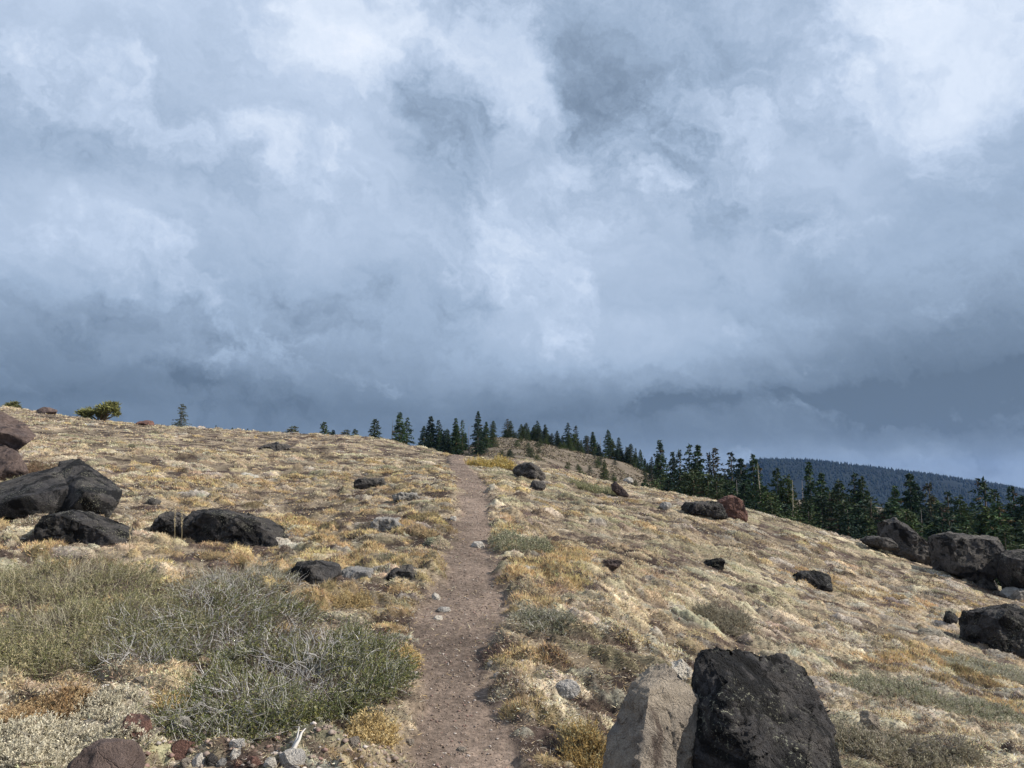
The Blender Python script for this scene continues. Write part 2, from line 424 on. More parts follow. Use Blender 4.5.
def cushion_blades(sel, per, lmul=1.0):
    """grass and leaf blades on the chosen cushions"""
    i = np.repeat(np.where(sel)[0], per)
    n = len(i)
    u = np.sqrt(RNG.random(n)) * 1.08; ph = RNG.random(n) * 2 * math.pi
    lx = CA[i] * u * np.cos(ph); ly = CB[i] * u * np.sin(ph)
    c, s = np.cos(CT[i]), np.sin(CT[i])
    ox = lx * c - ly * s; oy = lx * s + ly * c
    X = CX[i] + ox; Y = CY[i] + oy; Z = gh(X, Y)
    ok = path_d(X, Y) > 0.95
    out = np.stack([ox / (CA[i] + .02), oy / (CB[i] + .02), np.zeros(n)], -1)
    k = CK[i]
    up = np.where(np.isin(k, [0, 3, 5]), 1.0, 0.55)
    D = unit(out * 0.75 + np.stack([0 * up, 0 * up, up], -1) + RNG.standard_normal((n, 3)) * 0.55)
    D[:, 2] = np.abs(D[:, 2]) * 0.9 + 0.05; D = unit(D)
    L = np.select([k == 0, k == 3, k == 5, k == 4], [0.024, 0.034, 0.028, 0.026], 0.017) * (0.5 + 0.9 * RNG.random(n)) * lmul * np.clip(CA[i] / 0.085, .7, 1.5)
    r = CR[i]
    W = np.maximum(np.select([np.isin(k, [1, 2, 6])], [0.0055], 0.0032), r * 0.00075) * (0.7 + 0.6 * RNG.random(n))
    L = np.maximum(L, r * 0.0018)
    cc = CC[i] * (0.62 + 0.75 * RNG.random((n, 1))) * (1 + 0.06 * RNG.standard_normal((n, 3)))
    cc = np.where(RNG.random((n, 1)) < 0.16, np.array([.13, .095, .075]) * (.6 + .8 * RNG.random((n, 1))), cc)
    P = np.stack([X, Y, Z - 0.008], -1)
    return P[ok], D[ok], L[ok], W[ok], cc[ok].clip(.01, .85), k[ok]
npz = np.clip(CA * CB / (0.10 * 0.07), 0.25, 4)
def cnt(a, b, base_n): 
    s = (CR >= a) & (CR < b); return s, (npz[s] * base_n).astype(int) + 4
gr, mt = [], []
for a, b, nb, fn in [(0, 7, 230, 'b'), (7, 12, 120, 't'), (12, 22, 46, 't'), (22, 40, 18, 't'), (40, 80, 8, 't')]:
    s, per = cnt(a, b, nb)
    P, D, L, W, cc, k = cushion_blades(s, per)
    gsel = np.isin(k, [0, 3, 5, 4])
    for m_, lst in ((gsel, gr), (~gsel, mt)):
        if fn == 'b': lst.append(blades(P[m_], D[m_], L[m_], W[m_], cc[m_], 0.18))
        else: lst.append(tris(P[m_], D[m_], L[m_], W[m_], cc[m_]))
# loose litter and stray blades between the cushions
for n, r0, r1 in [(90000, 2.4, 8), (70000, 8, 20), (60000, 20, 60)]:
    X, Y, r = ring(n, r0, r1)
    ok = (path_d(X, Y) > 1.1) | (RNG.random(n) < 0.10); X, Y, r = X[ok], Y[ok], r[ok]; n = len(X)
    D = unit(RNG.standard_normal((n, 3)) * np.array([1, 1, .35])); D[:, 2] = np.abs(D[:, 2]) + 0.05
    kk = RNG.choice([0, 1, 4, 4, 6, 3], n)
    cc = (PALA[kk] * (0.6 + 0.7 * RNG.random((n, 1)))).clip(.01, .8)
    gr.append(tris(np.stack([X, Y, gh(X, Y) + 0.001], -1), D, 0.02 + 0.03 * RNG.random(n) + r * 0.001, np.maximum(0.003, r * 0.0007) * (0.6 + RNG.random(n)), cc))
n = 34000; Y = 88 + 105 * RNG.random(n); X = ((470 + 200 * RNG.random(n)) - 512) / F * Y
ok = fbm2(X * .35, Y * .2, 3, 77) > -.1; X, Y = X[ok], Y[ok]; n = len(X)
kk = RNG.choice([0, 4, 4, 7, 2], n); D = unit(RNG.standard_normal((n, 3)) * np.array([1, 1, .5]) + np.array([0, 0, .6]))
gr.append(tris(np.stack([X, Y, gh(X, Y)], -1), D, 0.12 + .18 * RNG.random(n), 0.14 + .16 * RNG.random(n), (PALA[kk] * .55 * (.5 + .7 * RNG.random((n, 1)))).clip(.01, .8)))
v, f, c = merge(gr)
o = link('dry_grass', make_mesh('dry_grass', v, f, c), M_grass); tag(o, 'straw coloured dry grass tufts covering the hillside on both sides of the trail', 'grass', kind='stuff')
v, f, c = merge(mt)
o = link('mat_plants', make_mesh('mat_plants', v, f, c), M_mat); tag(o, 'low grey green and cream cushion plants matted over the stony slope', 'ground cover', kind='stuff')

# pebbles ------------------------------------------------------------
def pebbles(X, Y, S, Cc, sink=0.3):
    n = len(X)
    oct_ = np.array([[1,0,0],[-1,0,0],[0,1,0],[0,-1,0],[0,0,1],[0,0,-1],[.7,.7,.3],[-.7,.6,.4],[.6,-.7,.4],[-.6,-.7,.3]], float)
    of = np.array([[4,6,2],[4,2,7],[4,7,1],[4,1,9],[4,9,3],[4,3,8],[4,8,0],[4,0,6],[6,0,5],[6,5,2],[2,5,7],[7,5,1],[1,5,9],[9,5,3],[3,5,8],[8,5,0]])
    v = oct_[None] * (1 + 0.28 * RNG.standard_normal((n, 10, 3)).clip(-1, 1)) * (S[:, None] * np.array([1, 0.8, 0.55]))[:, None, :] 
    a = RNG.random(n) * 6.28; c, s = np.cos(a)[:, None], np.sin(a)[:, None]
    x = v[..., 0] * c - v[..., 1] * s; y = v[..., 0] * s + v[..., 1] * c
    z = gh(X, Y)
    v = np.stack([x + X[:, None], y + Y[:, None], v[..., 2] + (z + S * (0.5 - sink))[:, None]], -1).reshape(-1, 3)
    f = ((np.arange(n) * 10)[:, None, None] + of[None]).reshape(-1, 3)
    return v, f, np.repeat(Cc, 10, 0)
pp = []
pebc = np.array([[.24, .185, .15], [.30, .25, .21], [.19, .15, .125], [.42, .38, .34], [.24, .16, .135], [.22, .175, .145], [.24, .19, .155], [.21, .165, .135]])
def pcolr(n): return (pebc[RNG.integers(0, 8, n)] * (0.7 + 0.6 * RNG.random((n, 1)))).clip(.02, .8)
n = 26000; Yp = np.exp(RNG.random(n) * math.log(36 / 2.6)) * 2.6; Xp = np.interp(Yp, TY, TX) + RNG.standard_normal(n) * 0.24
Xp += np.where(RNG.random(n) < .3, np.sign(RNG.standard_normal(n)) * 0.3, 0)
pp.append(pebbles(Xp, Yp, (0.0014 + 0.0085 * RNG.random(n) ** 7) * (1 + Yp * 0.04), pcolr(n)))
Xp, Yp, rp = ring(14000, 2.4, 14); bb = (fbm2(Xp * 0.9 + 5, Yp * 0.9, 3, 21) < 0.0); Xp, Yp = Xp[bb], Yp[bb]; n = len(Xp)
pp.append(pebbles(Xp, Yp, 0.003 + 0.016 * RNG.random(n) ** 3, pcolr(n)))
n = 1500                                    # stony patch below the shrubs
Xp = RNG.random(n) * 1.6 - 1.9; Yp = 3.4 + RNG.random(n) * 0.9
pp.append(pebbles(Xp, Yp, 0.005 + 0.022 * RNG.random(n) ** 2.5, pcolr(n) * 1.15))
v, f, c = merge(pp)
o = link('gravel', make_mesh('gravel', v, f, c), M_bark); tag(o, 'small brown and grey pebbles scattered over the trail and bare soil', 'gravel', kind='stuff')

# ------------------------------------------------------------------ rocks
def clean_hull(cos):
    bm = bmesh.new()
    for c_ in cos: bm.verts.new(c_)
    bmesh.ops.remove_doubles(bm, verts=bm.verts[:], dist=1e-4)
    r = bmesh.ops.convex_hull(bm, input=bm.verts[:])
    tris_ = [[w.co[:] for w in f.verts] for f in r['geom'] if isinstance(f, bmesh.types.BMFace)]
    bm.free(); bm = bmesh.new(); dct = {}
    for t in tris_:
        vs = []
        for c_ in t:
            if c_ not in dct: dct[c_] = bm.verts.new(c_)
            vs.append(dct[c_])
        try: bm.faces.new(vs)
        except ValueError: pass
    return bm

def hull_mesh(pts_list, L, amp, seed, smooth_it=1, fine=1.0, cuts=9):
    """pts_list: list of point sets, one convex block each; all blocks joined to one mesh"""
    VV, FF, off = [], [], 0
    for pts in pts_list:
        bm = clean_hull([[float(q) for q in p] for p in pts])
        rgc = np.random.default_rng(seed * 13 + 1)
        ctr = sum((w.co for w in bm.verts), Vector()) / len(bm.verts)
        for _ in range(cuts):                                   # knock off corners so flat fracture faces appear
            dd = Vector(rgc.standard_normal(3)); dd.normalize()
            sup = max((w.co - ctr).dot(dd) for w in bm.verts)
            bmesh.ops.bisect_plane(bm, geom=bm.verts[:] + bm.edges[:] + bm.faces[:], plane_co=ctr + dd * sup * (0.74 + 0.20 * rgc.random()), plane_no=dd, clear_outer=True)
            cos = [w.co[:] for w in bm.verts]; bm.free()
            bm = clean_hull(cos)
        bmesh.ops.recalc_face_normals(bm, faces=bm.faces[:])
        bmesh.ops.triangulate(bm, faces=bm.faces[:])
        for it in range(9):
            es = [e for e in bm.edges if e.calc_length() > L]
            if not es: break
            bmesh.ops.subdivide_edges(bm, edges=es, cuts=1)
            bmesh.ops.triangulate(bm, faces=[f for f in bm.faces if len(f.verts) > 3])
            if it == 2: 
                pass
        bm.verts.index_update()
        v = np.array([x.co[:] for x in bm.verts]); f = np.array([[a.index for a in x.verts] for x in bm.faces]); bm.free()
        e = np.concatenate([f[:, [0, 1]], f[:, [1, 2]], f[:, [2, 0]]]); 
        for _ in range(smooth_it):
            s = np.zeros_like(v); cn = np.zeros(len(v)); np.add.at(s, e[:, 0], v[e[:, 1]]); np.add.at(cn, e[:, 0], 1); np.add.at(s, e[:, 1], v[e[:, 0]]); np.add.at(cn, e[:, 1], 1)
            v = v * 0.5 + 0.5 * s / cn[:, None]
        nf = np.cross(v[f[:, 1]] - v[f[:, 0]], v[f[:, 2]] - v[f[:, 0]]); nv = np.zeros_like(v)
        for k in range(3): np.add.at(nv, f[:, k], nf)
        nv = unit(nv)
        size = (v.max(0) - v.min(0)).max()
        p0 = v / size
        big = fbm3(p0, 2.2, 2, seed * 3.1)
        rid = 1 - np.abs(fbm3(p0 + 0.12 * np.stack([fbm3(p0, 5, 2, 7.), fbm3(p0, 5, 2, 9.), fbm3(p0, 5, 2, 4.)], -1), 3.6, 3, seed * 1.7))
        det = fbm3(p0, 11 * fine, 4, seed + 2.2, 0.6)
        ter = np.round(fbm3(p0, 4.0, 2, seed + 8.8) * 5) / 5
        fin_ = fbm3(p0, 30, 3, seed + 5.5, 0.6)
        wor = np.round(fbm3(p0 + .05 * det[:, None], 7.5, 2, seed + 3.8) * 6) / 6
        d = size * amp * (0.45 * big - 4.5 * np.clip(rid - 0.9, 0, 1) + 0.55 * det + 1.0 * ter + 0.6 * wor + 0.30 * fin_)
        v = v + nv * d[:, None]
        VV.append(v); FF.append(f + off); off += len(v)
    return np.concatenate(VV), np.concatenate(FF)

def rock_obj(name, blocks, mat, label, cat='rock', group=None, L=None, amp=0.03, seed=1, sm=1, cuts=9, **kw):
    allp = np.concatenate([np.asarray(b, float) for b in blocks])
    org = np.array([allp[:, 0].mean(), allp[:, 1].mean(), allp[:, 2].min()])
    size = (allp.max(0) - allp.min(0)).max()
    L = (L or size / 34) * 0.75
    v, f = hull_mesh([np.asarray(b, float) - org for b in blocks], L, amp, seed, sm, cuts=cuts)
    me = make_mesh(name, v, f, smooth=True)
    o = link(name, me, mat, loc=org)
    try: me.set_sharp_from_angle(angle=math.radians(38))
    except Exception: pass
    return tag(o, label, cat, group)

def silh(pts, base_px, depth=0.6, Y=None, shrink=0.8, lean=0.0, flat=1.0):
    """block whose outline runs through pts (px,py) at the distance of base_px: front and back rims, real depth"""
    if Y is None:
        Y = G(*base_px)[1]; Y += 0.35 * (max(p[0] for p in pts) - min(p[0] for p in pts)) / F * Y * depth
    c = np.mean(pts, 0)
    res = []
    w = (max(p[0] for p in pts) - min(p[0] for p in pts)) / F * Y
    dep = w * depth
    lowy = max(p[1] for p in pts); topy = min(p[1] for p in pts)
    for (px, py) in pts:
        p = unproj(px, py, Y); res.append(p)
        if py > c[1] + 0.2 * (lowy - c[1]):
            for sy in (-.35, .4): res.append(unproj(c[0] + (px - c[0]) * .92, py, Y) + np.array([0, sy * dep, -0.12 * (lowy - topy) / F * Y]))
        p = unproj(c[0] + (px - c[0]) * shrink, c[1] + (py - c[1]) * shrink, Y)
        res.append(p + np.array([0, -dep * 0.45, 0])); 
        res.append(p + np.array([0, dep * 0.55, 0]))
    return np.array(res)

def boulder(px0, px1, py0, py1, mat, label, depth=0.8, seed=1, boxy=2.6, npts=20, sink=0.25, name='boulder', cat='boulder', amp=0.03, L=None, tilt=0.0, group=None, jit=.16, base_py=None):
    """free-standing rock seen between px0..px1 and py0 (top)..py1 (foot)"""
    rg = np.random.default_rng(seed * 77 + 5)
    g = G((px0 + px1) / 2, base_py or py1 - 0.15 * (py1 - py0))
    w = (px1 - px0) / F * g[1]; h = (py1 - py0) / F * g[1] * 1.02
    hh = h / (1 - sink * .5)
    k = np.arange(npts) + 0.5; ph = np.arccos(1 - 2 * k / npts); t = math.pi * (1 + 5 ** .5) * k
    d = np.stack([np.cos(t) * np.sin(ph), np.sin(t) * np.sin(ph), np.cos(ph)], -1)
    d = d / (np.abs(d) ** boxy).sum(1, keepdims=True) ** (1 / boxy)
    d = d * (1 + jit * rg.standard_normal((npts, 1))).clip(.7, 1.15)
    d /= np.abs(d).max(0)
    p = d * np.array([w / 2, w * depth / 2, hh / 2])
    if tilt:
        c, s = math.cos(tilt), math.sin(tilt); p = np.stack([p[:, 0] * c - p[:, 2] * s, p[:, 1], p[:, 0] * s + p[:, 2] * c], -1)
    top = unproj((px0 + px1) / 2, py0, g[1])
    ctr = np.array([g[0], g[1] + w * depth * 0.25, top[2] - hh / 2])
    return rock_obj(name, [p + ctr], mat, label, cat, group, L=L, amp=amp, seed=seed)

# the two big boulders in the foreground right
Yb = 3.55
def pts(*a): return np.array([unproj(x, y, Y) for x, y, Y in a])
rock_obj('boulder', [pts((697, 653, 3.55), (722, 642, 3.50), (757, 645, 3.85), (800, 655, 4.1), (822, 692, 4.15), (838, 730, 3.9), (838, 800, 3.6), (836, 900, 3.6),
                         (692, 700, 3.50), (680, 780, 3.45), (672, 900, 3.4), (740, 700, 3.28), (770, 720, 3.22), (735, 800, 3.0), (812, 790, 3.12), (740, 930, 2.9), (812, 930, 3.0), (705, 665, 4.1), (690, 860, 4.3), (815, 830, 4.4))],
         R_black, 'large black and dark grey lichen flecked boulder right of the beige boulder', 'boulder', L=0.016, amp=0.030, seed=3, cuts=7)
rock_obj('boulder', [pts((640, 672, 3.62), (668, 662, 3.6), (690, 668, 3.55), (697, 683, 3.45), (701, 700, 3.38), (699, 712, 3.36), (690, 745, 3.32), (675, 790, 3.25), (668, 920, 3.15),
                         (622, 700, 3.5), (606, 745, 3.4), (594, 790, 3.35), (580, 920, 3.3), (650, 690, 3.32), (640, 760, 3.15), (645, 920, 3.0), (655, 690, 3.8), (600, 860, 3.9), (680, 860, 3.8))],
         R_beige, 'tall slanting beige boulder with a flat fractured face in the foreground', 'boulder', L=0.014, amp=0.024, seed=23, cuts=5)
boulder(661, 694, 657, 690, R_pale, 'pale rounded stone peeping out behind the top of the beige boulder', seed=61, name='rock', cat='rock', base_py=672)
# left group
_K1, _K2 = 1.42, 1.20
def ptk(k, *a): return np.array([unproj(x, y, Y * k) for x, y, Y in a])
rock_obj('boulder', [ptk(_K1, (-60, 396, 11.5), (0, 410, 11.5), (22, 424, 11.3), (37, 435, 11.2), (37, 446, 11.0), (30, 452, 10.8), (-60, 440, 10.6), (10, 438, 10.7), (33, 440, 12.2), (-40, 420, 12.8), (10, 462, 11), (-60, 470, 11)),
                     ptk(_K1, (-70, 430, 11), (4, 442, 10.9), (16, 452, 10.7), (27, 470, 10.6), (22, 477, 10.5), (-70, 490, 10.3), (0, 484, 10.4), (10, 450, 12.0), (-50, 486, 12.2), (20, 484, 11.5))],
         R_brown, 'big purple brown boulder cut by the left edge of the picture', 'boulder', amp=0.02, seed=12, L=0.06, cuts=4)
rock_obj('boulder', [ptk(_K2, (59, 461, 9.2), (79, 458, 9.2), (86, 470, 9.0), (101, 474, 9.1), (123, 491, 8.9), (119, 502, 8.7), (108, 520, 8.6), (70, 512, 8.4), (48, 478, 9.2), (90, 480, 9.8), (70, 505, 9.9), (104, 503, 9.7), (84, 492, 8.35), (60, 480, 8.8), (50, 516, 8.9), (66, 520, 9.4)),
                     ptk(_K2, (-60, 499, 8.8), (0, 487, 9.0), (35, 479, 9.1), (58, 466, 9.1), (84, 480, 8.9), (88, 500, 8.7), (66, 488, 8.55), (78, 512, 8.55), (30, 517, 8.4), (-10, 516, 8.4), (-60, 522, 8.5), (20, 498, 8.3), (0, 505, 9.8), (50, 490, 9.8), (0, 526, 9.3), (60, 524, 9.2))],
         R_black, 'long angular black boulder with a pointed grey crest left of the trail', 'boulder', amp=0.011, seed=14, L=0.035, cuts=0)
rock_obj('boulder', [silh([(44, 522), (52, 512), (75, 511), (100, 519), (122, 529), (136, 540), (130, 550), (80, 552), (48, 540)], (95, 541), 0.7)],
         R_black, 'low dark boulder lying just in front of the long angular black boulder', 'boulder', amp=0.03, seed=15, L=0.03)
rock_obj('boulder', [silh([(182, 528), (192, 512), (210, 508), (240, 512), (262, 518), (285, 531), (291, 543), (270, 552), (225, 549), (190, 544)], (240, 541), 0.6)],
         R_black, 'long rounded black boulder half sunk in dry grass above the green shrubs', 'boulder', amp=0.03, seed=16, L=0.03)
boulder(150, 188, 508, 540, R_dark, 'low grey mat plant, built as a small dark rock, at the left end of the long rounded black boulder', seed=62, name='rock', cat='rock', amp=.05)  # a flat grey mat plant, modelled as a rock
rock_obj('boulder', [silh([(289, 572), (298, 562), (318, 560), (338, 566), (342, 582), (332, 598), (300, 596), (290, 586)], (315, 580), 1.0)],
         R_dark, 'grey speckled boulder at the upper right edge of the green shrubs', 'boulder', amp=0.035, seed=17, L=0.02)
rock_obj('rock', [silh([(340, 568), (352, 566), (372, 569), (379, 580), (374, 594), (355, 590), (342, 580)], (358, 578), 0.9)],
         R_grey, 'pale grey green slab just right of the grey speckled boulder', 'rock', amp=0.03, seed=18, L=0.02)
rock_obj('rock', [silh([(387, 574), (392, 567), (410, 566), (428, 574), (430, 583), (405, 587), (390, 583)], (408, 576), 1.2)],
         R_dark, 'dark grey slab between the pale slab and the trail', 'rock', amp=0.04, seed=19, L=0.02)
rock_obj('rock', [silh([(372, 522), (380, 516), (398, 517), (409, 527), (405, 536), (390, 537), (375, 532)], (390, 527), 1.3)],
         R_grey, 'pale grey flat rock on the slope left of the trail, above the slabs', 'rock', amp=0.04, seed=20)
boulder(350, 384, 478, 489, R_dark, 'flat dark grey rock in the grass halfway up the left slope', seed=21, name='rock', cat='rock', amp=.05)
boulder(391, 420, 492, 502, R_grey, 'mottled grey rock low in the grass near the left edge of the trail', seed=22, name='rock', cat='rock', amp=.06)
boulder(257, 290, 442, 452, R_dark, 'flat dark rock just below the skyline of the left slope', seed=23, name='rock', cat='rock', amp=.05)
boulder(32, 54, 406, 415, R_brown, 'reddish rock on the left skyline between two pines', seed=24, name='rock', cat='rock')
boulder(134, 153, 420, 426, R_red, 'low reddish rock on the skyline right of the bushy pine', seed=25, name='rock', cat='rock')
boulder(145, 160, 498, 506, R_dark, 'small dark rock in grass above the long rounded black boulder', seed=26, name='rock', cat='rock')
# right of the trail, up the slope
rock_obj('boulder', [silh([(511, 469), (519, 464), (530, 462), (541, 467), (548, 479), (535, 480), (515, 473)], (530, 479), 0.7)],
         R_dark, 'dark boulder with a split face beside the top of the trail', 'boulder', amp=0.03, seed=31)
boulder(529, 547, 480, 490, R_dark, 'small dark rock just below the split faced boulder', seed=32, name='rock', cat='rock')
rock_obj('rock', [silh([(611, 484), (615, 481), (624, 489), (630, 496), (622, 497), (612, 490)], (620, 496), 0.8)],
         R_brown, 'pointed brown rock tilting out of the right slope', 'rock', amp=0.03, seed=33)
boulder(623, 635, 477, 484, R_grey, 'pale rock on the right crest in front of the trees', seed=34, name='rock', cat='rock')
boulder(659, 674, 501, 510, R_grey, 'small grey rock left of the black and red pair of boulders', seed=35, name='rock', cat='rock')
rock_obj('boulder', [silh([(680, 506), (686, 502), (705, 500), (722, 503), (727, 515), (715, 519), (690, 515), (681, 512)], (702, 516), 0.7)],
         R_black, 'squat black boulder touching the reddish boulder on the right crest', 'boulder', amp=0.035, seed=36)
rock_obj('boulder', [silh([(714, 503), (722, 496), (732, 494), (742, 500), (746, 512), (744, 521), (728, 519), (718, 514)], (734, 519), 0.8)],
         R_red, 'reddish brown boulder on the right crest beside the squat black boulder', 'boulder', amp=0.03, seed=37)
rock_obj('boulder', [silh([(880, 530), (878, 522), (893, 518), (905, 526), (918, 540), (933, 550), (934, 562), (910, 562), (890, 548)], (920, 562), 0.7),
                     silh([(860, 540), (873, 536), (890, 538), (896, 548), (880, 548)], (885, 548), 0.8, Y=21.5)],
         R_dark, 'jagged dark boulder with a pointed top, leftmost of the big rocks at the right edge', 'boulder', amp=0.04, seed=38)
rock_obj('boulder', [silh([(935, 536), (940, 531), (962, 533), (985, 536), (1003, 539), (1009, 552), (998, 566), (985, 578), (962, 572), (940, 566), (936, 552)], (970, 582), 0.6)],
         R_dark, 'blocky dark grey boulder with a flat top on the right crest', 'boulder', amp=0.025, seed=39)
rock_obj('boulder', [silh([(1000, 553), (1015, 549), (1060, 548), (1065, 580), (1035, 590), (1008, 586), (1001, 572)], (1024, 600), 0.7)],
         R_black, 'black boulder cut by the right edge of the picture on the crest', 'boulder', amp=0.03, seed=40)
boulder(968, 1008, 574, 596, R_dark, 'low grey rock under the blocky flat topped boulder', seed=41, name='rock', cat='rock', base_py=590)
boulder(1004, 1040, 586, 602, R_grey, 'low grey rock beneath the black boulder at the right edge', seed=42, name='rock', cat='rock', base_py=600)
rock_obj('boulder', [silh([(966, 636), (972, 610), (986, 601), (1010, 604), (1040, 612), (1060, 640), (1040, 662), (1000, 654), (972, 645)], (1005, 650), 0.7)],
         R_black, 'rounded dark boulder lower on the slope, cut by the right edge', 'boulder', amp=0.03, seed=43, L=0.035)
boulder(944, 960, 610, 624, R_black, 'small black rock left of the rounded dark boulder', seed=44, name='rock', cat='rock')
boulder(789, 837, 570, 592, R_black, 'dark rounded boulder alone in the middle of the right slope', seed=45, amp=.03, base_py=583)
boulder(704, 726, 558, 570, R_black, 'small black rock in the grass of the right slope above the big boulders', seed=46, name='rock', cat='rock', amp=.05)
boulder(860, 884, 711, 733, R_beige, 'small flat brown slab in the soil right of the large black boulder', seed=47, name='rock', cat='rock', depth=.8)
boulder(550, 584, 679, 700, R_pale, 'pale grey stone lying between the trail and the beige boulder', seed=48, name='stone', cat='stone')
boulder(600, 622, 560, 568, R_brown, 'low brown rock in the grass right of the trail', seed=49, name='rock', cat='rock', amp=.06)
# stones at the lower left
S = [(50, 136, 744, 800, R_brown, 'large dark brown rock at the bottom left edge of the picture'),
     (112, 149, 713, 740, R_red, 'reddish brown stone under the silvery mat plant'),
     (167, 191, 714, 738, R_grey, 'blue grey stone below the golden tuft'),
     (164, 195, 738, 760, R_red, 'rusty brown stone below the blue grey stone'),
     (189, 205, 753, 768, R_pale, 'white grey pebble right below the rusty brown stone'),
     (203, 217, 752, 768, R_dark, 'dark round pebble in the row at the bottom'),
     (227, 244, 739, 749, R_pale, 'cream pebble at the lower edge of the green shrub, upper of two'),
     (227, 243, 749, 759, R_pale, 'white pebble under the cream pebble'),
     (245, 260, 754, 768, R_red, 'red pebble between the white pebbles at the bottom'),
     (262, 276, 757, 768, R_pale, 'small whitish pebble left of the big cream stone'),
     (276, 306, 749, 770, R_pale, 'big cream stone at the foot of the bleached stem'),
     (214, 227, 758, 768, R_grey, 'small grey pebble in the bottom row left of the red pebble'),
     (231, 243, 759, 771, R_red, 'pinkish pebble at the bottom below the white pebble'),
     (178, 190, 758, 770, R_beige, 'small tan pebble at the bottom below the rusty stone'),
     (157, 166, 716, 724, R_grey, 'tiny grey pebble left of the blue grey stone'),
     (150, 160, 727, 736, R_beige, 'tiny tan pebble right of the reddish brown stone'),
     (346, 360, 735, 749, R_beige, 'rounded tan stone beside the yellow tuft near the trail'),
     (404, 412, 668, 675, R_pale, 'small pale pebble at the left trail edge, higher of two'),
     (411, 419, 671, 677, R_pale, 'small pale pebble at the left trail edge, lower of two'),
     (404, 414, 739, 746, R_beige, 'small flat tan stone in the trail near the bottom'),
     (454, 467, 747, 753, R_beige, 'thin tan stone on the trail at the bottom'),
     (470, 485, 541, 549, R_pale, 'flat pale stone lying in the middle of the trail'),
     (431, 441, 593, 601, R_pale, 'pale stone on the left trail edge, topmost of three'),
     (436, 451, 606, 613, R_pale, 'flat pale stone on the left trail edge, middle of three'),
     (433, 443, 615, 621, R_pale, 'pale stone on the left trail edge, lowest of three'),
     (449, 457, 516, 521, R_pale, 'small pale stone at the left edge higher on the trail'),
     (493, 501, 672, 678, R_pale, 'small pale pebble at the right edge of the trail'),
     (487, 494, 660, 666, R_grey, 'small grey pebble at the right edge of the trail'),
     (132, 146, 676, 684, R_beige, 'tan stone in the bare hollow between the shrubs')]
for i, (a, b, c_, d, m, lab) in enumerate(S):
    boulder(a, b, c_, d, m, lab, depth=0.85, seed=100 + i, boxy=2.2, npts=22, name='stone' if i else 'rock', cat='stone' if i else 'rock', amp=0.02, L=None if i else .02, jit=.10, sink=.5)  # small stones

# ------------------------------------------------------------------ shrubs
def tubes(Pl, R0, Cc):
    """Pl (n,k,3) polylines -> three-sided tapered tubes"""
    n, k, _ = Pl.shape
    T = unit((Pl[:, -1] - Pl[:, 0])); A = unit(np.cross(T, RNG.standard_normal((n, 3)))); B = np.cross(T, A)
    vs = []
    for j in range(k):
        r = (R0 * (1 - 0.75 * j / (k - 1)))[:, None]
        for a in (0, 2.094, 4.189):
            vs.append(Pl[:, j] + (A * math.cos(a) + B * math.sin(a)) * r)
    v = np.stack(vs, 1).reshape(-1, 3)
    f = []
    for j in range(k - 1):
        for a in range(3):
            b = (a + 1) % 3
            f.append([j * 3 + a, j * 3 + b, j * 3 + 3 + b]); f.append([j * 3 + a, j * 3 + 3 + b, j * 3 + 3 + a])
    f = ((np.arange(n) * k * 3)[:, None, None] + np.array(f)[None]).reshape(-1, 3)
    return v, f, np.repeat(Cc, k * 3, 0)

